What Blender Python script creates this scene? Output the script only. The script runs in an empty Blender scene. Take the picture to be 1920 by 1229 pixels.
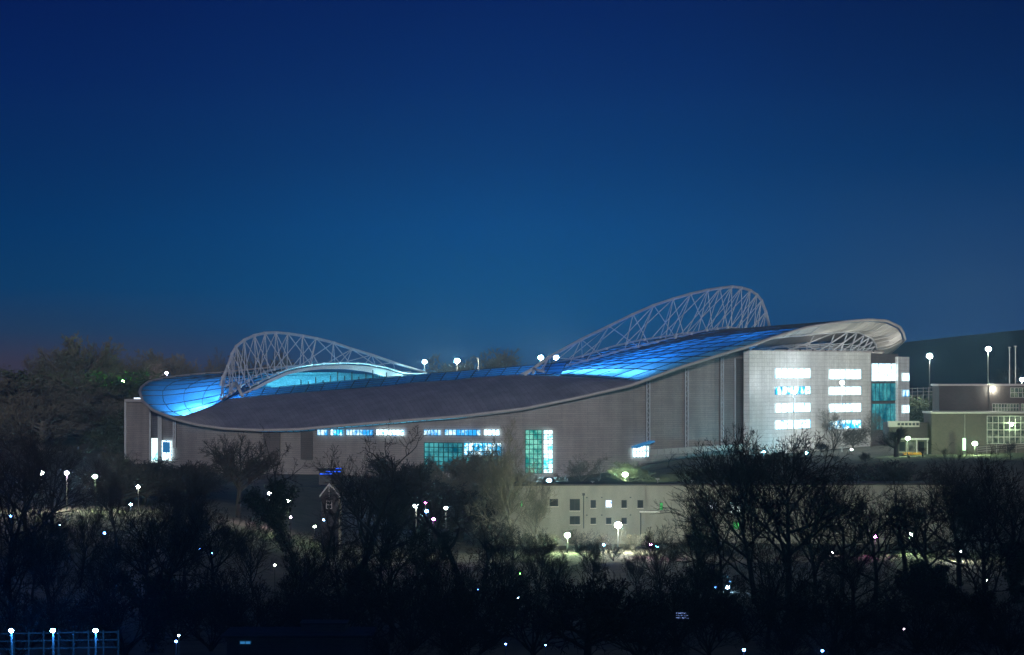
import bpy, math, random
from mathutils import Vector
random.seed(7)
C = bpy.context.scene.collection
# ------------------------------------------------------------------ camera frame
F = 6000.0          # focal length in photo pixels (photo is 1920 wide)
ZC = 28.0           # eye height above the valley floor
HZ = 700.0          # row of the horizon
def at(px, py, Y):
    return Vector(((px-960)/F*Y, Y, ZC-(py-HZ)/F*Y))
def sm(a, b, x):
    t = min(1, max(0, (x-a)/(b-a))); return t*t*(3-2*t)
def lerp(a, b, t): return a+(b-a)*t
def curve(pts, x):
    if x <= pts[0][0]: return pts[0][1]
    for (a, b), (c, d) in zip(pts, pts[1:]):
        if x <= c: return b+(d-b)*(x-a)/(c-a) if c > a else d
    return pts[-1][1]
# ------------------------------------------------------------------ mesh builder
class MB:
    def __init__(s): s.v = []; s.f = []; s.uv = []
    def add(s, vs, fs, uvs=None):
        o = len(s.v); s.v.extend([tuple(p) for p in vs])
        for k, f in enumerate(fs):
            s.f.append([i+o for i in f])
            s.uv.append([uvs[i] for i in f] if uvs else [(0, 0)]*len(f))
    def obox(s, p, a, b, c):
        p, a, b, c = Vector(p), Vector(a), Vector(b), Vector(c)
        v = [p, p+a, p+a+b, p+b, p+c, p+a+c, p+a+b+c, p+b+c]
        if a.cross(b).dot(c) < 0: fs = [(0,1,2,3),(7,6,5,4),(4,5,1,0),(5,6,2,1),(6,7,3,2),(7,4,0,3)]
        else: fs = [(3,2,1,0),(4,5,6,7),(0,1,5,4),(1,2,6,5),(2,3,7,6),(3,0,4,7)]
        la, lb, lc = a.length, b.length, c.length
        for f in fs:
            o = len(s.v)
            s.v.extend([tuple(v[i]) for i in f]); s.f.append([o, o+1, o+2, o+3])
            q = [v[i] for i in f]
            w = (q[1]-q[0]).length; h = (q[2]-q[1]).length
            uv = [(0, 0), (w, 0), (w, h), (0, h)]
            if abs((q[1]-q[0]).z) > abs((q[2]-q[1]).z): uv = [(0, 0), (0, w), (h, w), (h, 0)]
            s.uv.append(uv)
    def box(s, x0, x1, y0, y1, z0, z1): s.obox((x0, y0, z0), (x1-x0, 0, 0), (0, y1-y0, 0), (0, 0, z1-z0))
    def tube(s, pts, rad, n=5, cap=True):
        pts = [Vector(p) for p in pts]; N = len(pts)
        if not hasattr(rad, '__len__'): rad = [rad]*N
        o = len(s.v); ref = None
        for i, p in enumerate(pts):
            d = (pts[min(i+1, N-1)]-pts[max(i-1, 0)])
            if d.length < 1e-9: d = Vector((0, 0, 1))
            d.normalize()
            if ref is None: ref = d.orthogonal().normalized()
            e = ref-d*ref.dot(d)
            if e.length < 1e-4: e = d.orthogonal()
            e.normalize(); ref = e; g = d.cross(e)
            for k in range(n):
                t = 2*math.pi*k/n
                s.v.append(tuple(p+(e*math.cos(t)+g*math.sin(t))*rad[i]))
        for i in range(N-1):
            for k in range(n):
                k2 = (k+1) % n
                s.f.append([o+i*n+k, o+i*n+k2, o+(i+1)*n+k2, o+(i+1)*n+k]); s.uv.append([(0, 0)]*4)
        if cap:
            s.f.append([o+k for k in range(n)][::-1]); s.uv.append([(0, 0)]*n)
            s.f.append([o+(N-1)*n+k for k in range(n)]); s.uv.append([(0, 0)]*n)
    def loft(s, rows, uvs=None):
        R, K = len(rows), len(rows[0]); vs = [p for r in rows for p in r]
        fs = [(i*K+j, i*K+j+1, (i+1)*K+j+1, (i+1)*K+j) for i in range(R-1) for j in range(K-1)]
        u = [q for r in uvs for q in r] if uvs else None
        s.add(vs, fs, u)
    def ball(s, c, r, sq=1.0, n=8, m=5):
        c = Vector(c); vs = []; fs = []
        for i in range(m+1):
            a = math.pi*i/m
            for k in range(n):
                t = 2*math.pi*k/n
                vs.append(c+Vector((r*math.sin(a)*math.cos(t), r*math.sin(a)*math.sin(t), r*sq*math.cos(a))))
        for i in range(m):
            for k in range(n):
                fs.append((i*n+k, (i+1)*n+k, (i+1)*n+(k+1) % n, i*n+(k+1) % n))
        s.add(vs, fs)
    def build(s, name, mat, parent=None, org=(0, 0, 0), smooth=False):
        me = bpy.data.meshes.new(name); ox, oy, oz = org
        me.from_pydata([(x-ox, y-oy, z-oz) for x, y, z in s.v], [], s.f)
        ul = me.uv_layers.new(name='UVMap')
        flat = [c for f in s.uv for q in f for c in q]
        ul.data.foreach_set('uv', flat)
        if smooth: me.polygons.foreach_set('use_smooth', [True]*len(me.polygons))
        me.materials.append(mat); me.update()
        o = bpy.data.objects.new(name, me); C.objects.link(o)
        if parent: o.parent = parent
        return o
def tag(o, label, cat, group=None, kind=None):
    if label: o['label'] = label
    if cat: o['category'] = cat
    if group: o['group'] = group
    if kind: o['kind'] = kind
    return o
def thing(name, label, cat, loc, group=None):
    o = bpy.data.objects.new(name, None); C.objects.link(o); o.location = loc
    o.empty_display_size = 0.5
    return tag(o, label, cat, group)
def copy_tree(o, parent=None):
    c = o.copy(); C.objects.link(c)
    if parent: c.parent = parent
    for ch in list(o.children): copy_tree(ch, c)
    return c
# ------------------------------------------------------------------ materials
def newmat(name):
    m = bpy.data.materials.new(name); m.use_nodes = True
    nt = m.node_tree; nt.nodes.clear()
    out = nt.nodes.new('ShaderNodeOutputMaterial')
    return m, nt, out
def N(nt, t, **kw):
    n = nt.nodes.new(t)
    for k, v in kw.items():
        if k in n.inputs.keys(): n.inputs[k].default_value = v
        else: setattr(n, k, v)
    return n
def noisy(name, c1, c2, scale=3.0, rough=0.8, metal=0.0, bump=0.0, spec=0.3, stretch=None, detail=4.0):
    m, nt, out = newmat(name); L = nt.links.new
    tc = N(nt, 'ShaderNodeTexCoord'); mp = N(nt, 'ShaderNodeMapping')
    L(tc.outputs['Object'], mp.inputs['Vector'])
    if stretch: mp.inputs['Scale'].default_value = stretch
    no = N(nt, 'ShaderNodeTexNoise', Scale=scale, Detail=detail, Roughness=0.6); L(mp.outputs[0], no.inputs['Vector'])
    rp = N(nt, 'ShaderNodeValToRGB'); rp.color_ramp.elements[0].position = .3; rp.color_ramp.elements[1].position = .7
    rp.color_ramp.elements[0].color = (*c1, 1); rp.color_ramp.elements[1].color = (*c2, 1)
    L(no.outputs['Fac'], rp.inputs[0])
    b = N(nt, 'ShaderNodeBsdfPrincipled', Roughness=rough, Metallic=metal); b.inputs['Specular IOR Level'].default_value = spec
    L(rp.outputs[0], b.inputs['Base Color'])
    if bump:
        bp = N(nt, 'ShaderNodeBump', Strength=bump, Distance=0.1); L(no.outputs['Fac'], bp.inputs['Height']); L(bp.outputs[0], b.inputs['Normal'])
    L(b.outputs[0], out.inputs[0])
    return m
def panelled(name, base, line, w, h, mortar=0.04, rough=0.5, metal=0.0, var=0.08, offset=0.0, noise=0.25, streak=0.0):
    """sheet cladding: joints from the brick texture in metres of UV, small tone changes from panel to panel and weathering"""
    m, nt, out = newmat(name); L = nt.links.new
    tc = N(nt, 'ShaderNodeTexCoord')
    br = N(nt, 'ShaderNodeTexBrick', offset=offset, squash=1.0)
    br.inputs['Scale'].default_value = 1.0; br.inputs['Mortar Size'].default_value = mortar
    br.inputs['Mortar Smooth'].default_value = 0.1; br.inputs['Bias'].default_value = 0.0
    br.inputs['Brick Width'].default_value = w; br.inputs['Row Height'].default_value = h
    a = tuple(x*(1-var) for x in base); c = tuple(min(1, x*(1+var)) for x in base)
    br.inputs['Color1'].default_value = (*a, 1); br.inputs['Color2'].default_value = (*c, 1); br.inputs['Mortar'].default_value = (*line, 1)
    L(tc.outputs['UV'], br.inputs['Vector'])
    no = N(nt, 'ShaderNodeTexNoise', Scale=0.15, Detail=6.0, Roughness=0.65); L(tc.outputs['Object'], no.inputs['Vector'])
    mr = N(nt, 'ShaderNodeMapRange'); mr.inputs['To Min'].default_value = 1-noise; mr.inputs['To Max'].default_value = 1+noise*.6
    mr.inputs['From Min'].default_value = .3; mr.inputs['From Max'].default_value = .7
    L(no.outputs['Fac'], mr.inputs['Value'])
    mx = N(nt, 'ShaderNodeMix', data_type='RGBA', blend_type='MULTIPLY'); mx.inputs['Factor'].default_value = 1
    L(br.outputs['Color'], mx.inputs['A']); L(mr.outputs[0], mx.inputs['B'])
    res_ = mx.outputs['Result']
    if streak:   # rain streaks running down the sheets
        mp = N(nt, 'ShaderNodeMapping'); mp.inputs['Scale'].default_value = (.55, .55, .035); L(tc.outputs['Object'], mp.inputs['Vector'])
        n2 = N(nt, 'ShaderNodeTexNoise', Scale=1.0, Detail=5.0, Roughness=0.6); L(mp.outputs[0], n2.inputs['Vector'])
        m2 = N(nt, 'ShaderNodeMapRange'); m2.inputs['From Min'].default_value = .35; m2.inputs['From Max'].default_value = .65; m2.inputs['To Min'].default_value = 1-streak; m2.inputs['To Max'].default_value = 1+streak*.4
        L(n2.outputs['Fac'], m2.inputs['Value'])
        x2 = N(nt, 'ShaderNodeMix', data_type='RGBA', blend_type='MULTIPLY'); x2.inputs['Factor'].default_value = 1; L(res_, x2.inputs['A']); L(m2.outputs[0], x2.inputs['B']); res_ = x2.outputs['Result']
    b = N(nt, 'ShaderNodeBsdfPrincipled', Roughness=rough, Metallic=metal); b.inputs['Specular IOR Level'].default_value = .3
    L(res_, b.inputs['Base Color']); L(b.outputs[0], out.inputs[0])
    return m
def lit(name, col, strength, dim=None, scale=0.5, lo=0.45, hi=0.55, stretch=(1, 1, 1)):
    """a lit room behind glass: bright ceiling, blinds and furniture as blocks of light and dark"""
    m, nt, out = newmat(name); L = nt.links.new
    e = N(nt, 'ShaderNodeEmission', Strength=strength)
    if dim is None: e.inputs['Color'].default_value = (*col, 1)
    else:
        tc = N(nt, 'ShaderNodeTexCoord'); mp = N(nt, 'ShaderNodeMapping'); mp.inputs['Scale'].default_value = stretch
        L(tc.outputs['Object'], mp.inputs['Vector'])
        no = N(nt, 'ShaderNodeTexNoise', Scale=scale, Detail=3.0, Roughness=0.7); L(mp.outputs[0], no.inputs['Vector'])
        rp = N(nt, 'ShaderNodeValToRGB'); rp.color_ramp.elements[0].position = lo; rp.color_ramp.elements[1].position = hi
        rp.color_ramp.elements[0].color = (*dim, 1); rp.color_ramp.elements[1].color = (*col, 1)
        L(no.outputs['Fac'], rp.inputs[0]); L(rp.outputs[0], e.inputs['Color'])
    g = N(nt, 'ShaderNodeBsdfGlossy', Roughness=0.1); g.inputs['Color'].default_value = (.04, .04, .04, 1)
    ad = N(nt, 'ShaderNodeAddShader'); L(e.outputs[0], ad.inputs[0]); L(g.outputs[0], ad.inputs[1])
    L(ad.outputs[0], out.inputs[0])
    return m
def glow(name, col, strength):
    m, nt, out = newmat(name); e = N(nt, 'ShaderNodeEmission', Strength=strength); e.inputs['Color'].default_value = (*col, 1)
    nt.links.new(e.outputs[0], out.inputs[0]); return m
M = {}
LI, LR, LS, SUN, HAZE, SKYB = 1.0, 1.0, 13.0, 1.28, .0002, 1.4
M['ground'] = noisy('grass_ground', (.07, .068, .05), (.135, .125, .095), .25, .95, bump=.4)
M['hill'] = noisy('hill_scrub', (.005, .007, .007), (.014, .016, .015), .012, .95, detail=8)
M['path'] = noisy('tarmac', (.045, .045, .046), (.06, .06, .06), 2, .9)
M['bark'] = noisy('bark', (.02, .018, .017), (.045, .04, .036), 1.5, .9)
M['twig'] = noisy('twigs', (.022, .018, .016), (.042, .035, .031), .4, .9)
M['lit_bark'] = noisy('lit_bark', (.10, .095, .08), (.2, .19, .165), 1.2, .9)  # lighter copies of bark and twigs: lamplight put into the colour
M['pale_twig'] = noisy('lit_twigs', (.09, .085, .065), (.18, .17, .13), .5, .9)
M['ivy'] = noisy('ivy_leaves', (.012, .024, .011), (.03, .05, .02), 1.2, .6)
M['ever'] = noisy('evergreen_leaves', (.045, .065, .035), (.10, .12, .07), .5, .7)
M['clad'] = panelled('grey_ribbed_cladding', (.36, .335, .33), (.25, .235, .235), 6.0, .5, .05, .55, .0, .06, 0.5, .2, .14)
M['clad_dark'] = panelled('dark_cladding', (.16, .145, .145), (.1, .095, .095), 3.0, .5, .05, .6, 0, .05)
M['roof'] = panelled('standing_seam_roof', (.43, .425, .44), (.33, .325, .34), 1.6, 60, .1, .45, .2, .07, 0, .3)
M['white_panel'] = panelled('white_panels', (.86, .87, .86), (.6, .61, .61), 1.45, .95, .05, .4, .0, .05, 0, .14, .12)
M['steel'] = noisy('white_painted_steel', (.44, .48, .53), (.55, .58, .62), .5, .4)
M['fascia'] = noisy('pale_fascia', (.48, .46, .46), (.58, .56, .56), .4, .45)
M['soffit'] = noisy('pale_soffit', (.5, .49, .47), (.62, .61, .58), .3, .6)
M['dark_metal'] = noisy('dark_metal', (.03, .03, .033), (.05, .05, .055), 2, .5)
M['grey_metal'] = noisy('galvanised_metal', (.3, .3, .31), (.42, .42, .43), 2, .45)
M['seat'] = noisy('seating', (.06, .35, .5), (.3, .72, .85), 1.2, .6, stretch=(1, 1, 3))
M['pitch'] = noisy('pitch_grass', (.03, .07, .02), (.05, .1, .03), .2, .9)
M['render'] = noisy('stained_render', (.20, .205, .18), (.31, .31, .275), .3, .85, stretch=(1, 1, .35), detail=8)
M['brick'] = panelled('brown_brick', (.11, .09, .085), (.15, .135, .13), .45, .15, .02, .85, 0, .15, .5)
M['brick_dark'] = panelled('dark_brick', (.1, .085, .085), (.13, .12, .12), .45, .15, .02, .85, 0, .15, .5)
M['felt'] = noisy('roof_felt', (.04, .035, .036), (.07, .06, .062), .6, .9)
M['white_paint'] = noisy('white_paint', (.7, .7, .68), (.8, .8, .78), 3, .5)
M['timber'] = noisy('grey_timber', (.022, .02, .019), (.04, .036, .033), 3, .8)
M['dark_glass'] = noisy('dark_window', (.015, .016, .018), (.035, .036, .036), .8, .5, spec=.04)
M['frame_pale'] = noisy('pale_frame', (.42, .44, .42), (.5, .52, .5), 3, .5)
M['frame_teal'] = noisy('teal_frame', (.02, .1, .12), (.03, .14, .16), 3, .5)
M['win_white'] = lit('lit_office_glass', (.72, .95, 1.0), 3.4, (.08, .4, .95), .7, .34, .44)
M['win_mixed'] = lit('lit_office_glass_dimmer', (.75, .97, 1.0), 3.2, (.015, .3, .55), .5, .44, .56)
M['lamp_post'] = noisy('dark_lamp_post', (.05, .05, .052), (.08, .08, .082), 2, .5)
M['win_blue'] = lit('lit_concourse_glass', (.7, .95, 1.0), 1.8, (.02, .3, .75), .45, .42, .62)
M['win_teal'] = lit('lit_stair_glass', (.15, .8, .85), .62, (.0, .16, .26), .28, .36, .66)
M['win_green'] = lit('lit_green_stair_glass', (.3, .95, .75), .85, (.01, .32, .28), .5, .38, .62)
M['win_bright'] = lit('bright_stair_glass', (.8, 1.0, 1.0), 2.0, (.05, .7, .8), .4, .36, .5)
M['win_cool'] = lit('lit_bedroom_glass', (.75, .86, 1.0), 2.2, (.12, .3, 1.0), .9, .3, .45)
M['win_lime'] = lit('green_lit_glass', (.12, .75, .2), .8)
M['win_pale'] = lit('pale_lit_glass', (.5, .62, .42), .35, (.1, .13, .09), .5, .4, .6)
M['dim_blue'] = lit('dim_blue_glass', (.05, .3, .7), .6)
def glassroof():
    m, nt, out = newmat('translucent_roof_sheet'); L = nt.links.new
    tc = N(nt, 'ShaderNodeTexCoord')
    no = N(nt, 'ShaderNodeTexNoise', Scale=.35, Detail=4.0); L(tc.outputs['UV'], no.inputs['Vector'])
    rp = N(nt, 'ShaderNodeValToRGB'); rp.color_ramp.elements[0].color = (.22, .5, .8, 1); rp.color_ramp.elements[1].color = (.32, .62, .9, 1)
    rp.color_ramp.elements[0].position = .3; rp.color_ramp.elements[1].position = .7
    L(no.outputs['Fac'], rp.inputs[0])
    t = N(nt, 'ShaderNodeBsdfTranslucent'); L(rp.outputs[0], t.inputs['Color'])
    d = N(nt, 'ShaderNodeBsdfDiffuse'); d.inputs['Color'].default_value = (.03, .07, .16, 1)
    g = N(nt, 'ShaderNodeBsdfGlossy', Roughness=.25); g.inputs['Color'].default_value = (.5, .5, .5, 1)
    a = N(nt, 'ShaderNodeMixShader'); a.inputs[0].default_value = .25; L(t.outputs[0], a.inputs[1]); L(d.outputs[0], a.inputs[2])
    b = N(nt, 'ShaderNodeMixShader'); b.inputs[0].default_value = .06; L(a.outputs[0], b.inputs[1]); L(g.outputs[0], b.inputs[2])
    L(b.outputs[0], out.inputs[0]); return m
M['glass'] = glassroof()
# ------------------------------------------------------------------ ground, hills
def ground(x, y):
    up = 4 + 4.6*sm(8, 48, x) + .9*sm(70, 100, x)
    lowl = -3 + sm(400, 500, y)*(-1.2)
    lowl += curve([(-620, 150), (-260, 152), (-200, 140), (-10, 30), (0, 28), (100, 19), (256, 8.1), (262, 8.0), (300, 3.5), (360, 0)], y)  # high ridge behind the camera is added, unseen, to shade the foreground wood
    lowl = lerp(lowl, 2.0, sm(-22, -60, x)*sm(480, 600, y)) if x < -22 else lowl
    z = lerp(lowl, up, sm(613, 682, y))
    z += sm(860, 1080, y)*sm(-70, -130, x)*20
    return z + .25*math.sin(x*.11+1)*math.sin(y*.07)
def make_ground():
    m = MB(); xs = [-1500, -800, -400, -250]+[-200+5*i for i in range(81)]+[250, 400, 800, 1500]
    ys = [-620, -440, -260, -225, -180, -100, -40, 0, 60, 100, 150, 200]+[280+8*i for i in range(105)]+[1150, 1300, 1500, 1800, 2050]
    rows = [[(x, y, ground(x, y)-(0 if y < 1150 else min(12, (y-1150)*.05))) for x in xs] for y in ys]
    m.loft(rows); return tag(m.build('ground', M['ground'], smooth=True), None, None, kind='structure')
make_ground()
def make_hill(name, y0, y1, prof, xr, mat):
    m = MB(); rows = []
    for j in range(17):
        t = j/16; y = lerp(y0, y1, t); h = math.sin(math.pi*t*.5) if t < 1 else 1
        row = []
        for i in range(81):
            x = lerp(xr[0], xr[1], i/80); zt = curve(prof, x)
            row.append((x, y, lerp(-10, zt, h)+1.2*math.sin(x*.02+j)*h*(1-t)))
        rows.append(row)
    rows.append([(p[0], y1+400, -20) for p in rows[-1]])
    m.loft(rows); return tag(m.build(name, mat, smooth=True), None, None, kind='structure')
# skyline of the far down: (x, z) at its crest, 1600 m away
make_hill('hills', 1050, 1600, [(-900, 22), (-300, 23), (-60, 26), (90, 29), (172, 40), (203, 44.3), (221, 46.2), (258, 50), (370, 56), (900, 60)], (-1000, 1000), M['hill'])
# ------------------------------------------------------------------ stadium
TH = math.radians(29)
NV = Vector((math.cos(TH), -math.sin(TH), 0)); DV = Vector((math.sin(TH), math.cos(TH), 0))
A, B, PE = 84.0, 100.0, 3.3
CE = [8.0, 840.0]
def loc(u, v): return Vector((CE[0], CE[1], 0))+NV*u+DV*v
def pxof(p): return 960+F*p.x/p.y
def sup(t, ins=0.0):
    c, s = math.cos(t), math.sin(t); e = 2/PE
    return (math.copysign((A-ins)*abs(c)**e, c), math.copysign((B-ins)*abs(s)**e, s))
def rimxy(t, ins=0.0): return loc(*sup(t, ins))
ts = [math.radians(-360+.5*i) for i in range(961)]
for _ in range(40):
    q = [pxof(rimxy(t)) for t in ts[:720]]
    CE[0] += (979.5-(min(q)+max(q))/2)/F*CE[1]; CE[1] *= (max(q)-min(q))/1435
fr = [t for t in ts if math.radians(-200) < t < math.radians(100)]
TL = min(fr, key=lambda t: pxof(rimxy(t))); TR = max(fr, key=lambda t: pxof(rimxy(t)))
print('stadium centre', CE, 'TL', math.degrees(TL), 'TR', math.degrees(TR))
RIM = [(262,734),(263,739),(268,753),(287,770),(330,787),(370,797),(420,804),(487,807),(553,806),(620,800),(720,792),(780,787),(853,782),(980,767),(1080,747),(1180,724),(1203,713+3),(1280,688),(1347,667),(1413,647),(1447,630+4),(1513,614),(1580,604),(1630,600),(1663,602),(1687,613),(1694,624),(1697,636)]
BACKL = [(262,734),(265,727),(277,717),(300,711),(337,706),(375,702),(412,700),(507,690),(560,687),(600,686)]
def front_t(px, ins=0.0):
    a, b = TL, TR
    for _ in range(50):
        c = (a+b)/2
        if pxof(rimxy(c, ins)) < px: a = c
        else: b = c
    return (a+b)/2
def back_t(px):
    a, b = TL-math.radians(110), TL
    for _ in range(50):
        c = (a+b)/2
        if pxof(rimxy(c)) > px: a = c
        else: b = c
    return (a+b)/2
def zpix(p, py): return ZC-(py-HZ)/F*p.y
TBE = back_t(590); ZBE = zpix(rimxy(TBE), 687)
ZR = zpix(rimxy(TR), 636)
def rimz(t):
    while t > TR+1e-9 and t-2*math.pi >= TBE-1e-9: t -= 2*math.pi
    if TL <= t <= TR: p = rimxy(t); return zpix(p, curve(RIM, pxof(p)))
    if TBE <= t < TL: p = rimxy(t); return zpix(p, curve(BACKL, pxof(p)))
    if t > TR:      # round the far end, hidden: falls to the low south stand and climbs to the east side
        full = TBE+2*math.pi; k = (t-TR)/(full-TR)
    else: k = (t-TR+2*math.pi)/(TBE+2*math.pi-TR)
    S = 21.0
    return lerp(ZR, S, sm(0, .42, k)) if k < .42 else lerp(S, ZBE, sm(.5, 1, k))
def rim(t, ins=0.0, dz=0.0):
    p = rimxy(t, ins); p.z = rimz(t)+dz; return p
def u_for(px, v):
    """the local u on the line of constant v that is seen at column px"""
    k = (px-960)/F; b = loc(0, v)
    return (b.x-k*b.y)/(k*NV.y-NV.x)
def on_v(px, py, v, dz=0.0):
    p = loc(u_for(px, v), v); p.z = zpix(p, py)+dz; return p
SO = Vector((CE[0], CE[1], 4.0))
stad = thing('stadium', 'floodlit football stadium with swooping curved roof, two white tubular arches and blue glowing glazing', 'stadium', SO)
def part(m, name, mat, parent=None, smooth=False): return m.build(name, mat, parent or stad, SO, smooth)
# --- walls round the bowl
INS = 2.2
T1430 = front_t(1432)
def wall_ins(t):
    d = math.degrees(t)
    return INS+3.0*sm(-58, -30, d)
m = MB(); rows = []; uvs = []; n = 240; s = 0; last = None; bot = []; top = []; ub = []; ut = []
for i in range(n+1):
    t = TL+2*math.pi*i/n
    p = rimxy(t, wall_ins(((t+math.pi) % (2*math.pi))-math.pi))
    if last is not None: s += (p-last).length
    last = p.copy(); z = rimz(t)-.45
    if T1430 < t < TR+1.2: z = min(z, zpix(rimxy(T1430), 657))
    bot.append((p.x, p.y, 0)); top.append((p.x, p.y, z)); ub.append((s, 0)); ut.append((s, z))
m.loft([bot, top], [ub, ut]); wall = part(m, 'outer_wall', M['clad'], smooth=True)
# --- rim fascia
def rim_band(t0, t1, k, r, name, mat, dz=0.0):
    m = MB(); m.tube([rim(lerp(t0, t1, i/k), 0, dz) for i in range(k+1)], r, 8); return part(m, name, mat, smooth=True)
rim_band(TL-math.pi*1.0, TL+math.pi, 260, .36, 'roof_edge', M['fascia'])
# --- roof sheets
TA, TB = front_t(326), front_t(1207)
DK = [(328,781),(347,779.5),(370,771),(400,760),(427,748),(487,743),(587,735),(720,725),(780,717.5),(853,713.5),(880,709.5),(967,703.5),(1047,705.5),(1113,709),(1180,713),(1207,715.5)]
vA, vB = sup(front_t(328))[1], sup(front_t(1207))[1]
VV = [(328, vA), (380, vA+5), (430, -66), (967, -63), (1080, -68), (1207, vB)]
def dk(px): return on_v(px, curve(DK, px), curve(VV, px))
m = MB(); rows = []; uvs = []
K = 90
for j in range(9):
    r = j/8; row = []; uvr = []
    for i in range(K+1):
        px = lerp(328, 1206, i/K)
        a = rim(front_t(px)); b = dk(px)
        p = a.lerp(b, r); p.z += 1.6*math.sin(math.pi*r)*min(1, (a-b).length/22)*(.6)
        row.append(p); uvr.append((i*140/K+r*9, r*20))
    rows.append(row); uvs.append(uvr)
m.loft(rows, uvs); part(m, 'north_roof', M['roof'], smooth=True)
EF = dk(430); WF = dk(1000)
# glazed roofs: a loft between rim, (optional) middle curve and inner edge, with glazing bars over it
def resample(pts, k):
    pts = [Vector(p) for p in pts]; d = [0]
    for a, b in zip(pts, pts[1:]): d.append(d[-1]+(b-a).length)
    out = []; j = 0
    for i in range(k+1):
        x = d[-1]*i/k
        while j < len(d)-2 and d[j+1] < x: j += 1
        t = (x-d[j])/max(1e-9, d[j+1]-d[j]); out.append(pts[j].lerp(pts[j+1], min(1, t)))
    return out
def coons(bot, top, lef, rig):
    k, n = len(bot)-1, len(lef)-1; rows = []
    for j in range(n+1):
        t = j/n; row = []
        for i in range(k+1):
            x = i/k
            row.append(bot[i]*(1-t)+top[i]*t+lef[j]*(1-x)+rig[j]*x-(bot[0]*(1-x)*(1-t)+bot[k]*x*(1-t)+top[0]*(1-x)*t+top[k]*x*t))
        rows.append(row)
    return rows
def glazed(name, rows, barw=.1, ea=1, eb=1, bow=0.0):
    k, n = len(rows[0])-1, len(rows)-1
    for j in range(n+1):
        for i in range(1, k): rows[j][i] = rows[j][i]+Vector((0, 0, bow*math.sin(math.pi*i/k)))
    m = MB(); m.loft(rows, [[(i*3, j*3) for i in range(k+1)] for j in range(n+1)]); g = part(m, name, M['glass'], smooth=True)
    b = MB(); up = Vector((0, 0, .12))
    for i in range(0, k+1, ea): b.tube([rows[j][i]+up for j in range(n+1)], barw, 4)
    for j in range(0, n+1, eb): b.tube([p+up for p in rows[j]], barw*1.25, 4)
    part(b, 'glazing_bars', M['dark_metal'], g)
    return g
def surf(rows, x, t):
    k, n = len(rows[0])-1, len(rows)-1; a, b = max(0, min(k-1e-6, x*k)), max(0, min(n-1e-6, t*n)); i, j = int(a), int(b); f, g = a-i, b-j
    return rows[j][i].lerp(rows[j][i+1], f).lerp(rows[j+1][i].lerp(rows[j+1][i+1], f), g)
# east side: inner edge = the bright bowed line over the lit seats
ARC = [(430,747),(455,737),(473,729),(503,713),(537,698),(570,691),(603,687),(647,685),(687,687),(720,693),(760,705)]
UE = EF and (EF-Vector((CE[0], CE[1], EF.z))).dot(NV)
def east_inner(v):
    p = loc(UE, v); px = pxof(p)
    if px < 760: p.z = zpix(p, curve(ARC, px))
    else: p.z = lerp(zpix(p, 705), 22, sm(0, 1, (v-62)/25)) if v > 62 else zpix(p, 705)
    return p
tE1 = -math.pi*1.0-math.radians(42)
ke = 48
rigE = [dk(430)]+[east_inner(lerp(-64, 66, i/ke)) for i in range(1, ke+1)]
lefE = resample([dk(328)]+[rim(lerp(TA, tE1, i/200)) for i in range(1, 201)], ke)
ks_ = 12
botE = [dk(lerp(328, 430, i/ks_)) for i in range(ks_+1)]; topE = [lefE[-1].lerp(rigE[-1], i/ks_) for i in range(ks_+1)]
rowsE = coons(botE, topE, lefE, rigE)
east = glazed('east_glazed_roof', rowsE, bow=-.5, ea=2, eb=2)
# west side: rim -> feet of the arch -> inner edge
FEET = [(1000,703),(1050,694),(1107,679),(1160,663),(1210,651),(1252,640),(1290,632),(1327,623),(1380,616),(1443,613.5)]
UW = (WF-Vector((CE[0], CE[1], WF.z))).dot(NV)
print('UE', UE, 'UW', UW)
def west_line(du, v, tab, endpy=613):
    p = loc(UW+du, v); px = pxof(p)
    py = curve(tab, px)
    p.z = zpix(p, py)
    return p
SKY = [(990,690),(1063,680),(1093,672),(1147,655),(1197,643),(1280,630),(1380,615),(1443,611)]
def west_feet(v):
    z0 = west_line(0, v, FEET).z
    return Vector((*west_line(0, v, FEET).xy, z0 if v < 45 else lerp(z0, 30, sm(45, 75, v))))
def west_in(v):
    p = west_line(-9, v, SKY); q = p.z
    p.z = q if v < 40 else lerp(q, 28, sm(40, 75, v)); return p
kw = 46
lefW = [dk(1002)]+[west_feet(lerp(-61, 68, i/kw)) for i in range(1, kw+1)]
rigW = [dk(1206)]+resample([rim(lerp(TB, TR+math.radians(16), i/200)) for i in range(201)], kw)[1:]
botW = [dk(lerp(1002, 1206, i/14)) for i in range(15)]; topW = [lefW[-1].lerp(rigW[-1], i/14) for i in range(15)]
rowsW = coons(botW, topW, lefW, rigW)
west = glazed('west_glazed_roof', rowsW, .1, bow=.5, ea=2, eb=2)
def west_in2(v): return west_feet(v).lerp(west_in(v), sm(-62, -34, v))
inW = [lefW[0]]+[west_in2(lerp(-61, 68, i/kw)) for i in range(1, kw+1)]
rowsX = [[inW[j].lerp(lefW[j], i/3) for i in range(4)] for j in range(kw+1)]
west2 = glazed('west_inner_roof', rowsX, eb=2)
# north glazed strip behind the sheet roof
TOPN = [(430,745),(453,737),(473,730),(520,727),(620,717),(760,705),(860,697),(980,687.5),(1063,680)]
kn = 66
lo = [dk(lerp(432, 1050, i/kn)) for i in range(kn+1)]
hi = [on_v(lerp(440, 1063, i/kn), curve(TOPN, lerp(440, 1063, i/kn)), -53) for i in range(kn+1)]
strip = glazed('north_glazed_strip', [[lo[j].lerp(hi[j], i/4) for i in range(5)] for j in range(kn+1)], eb=3)
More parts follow.
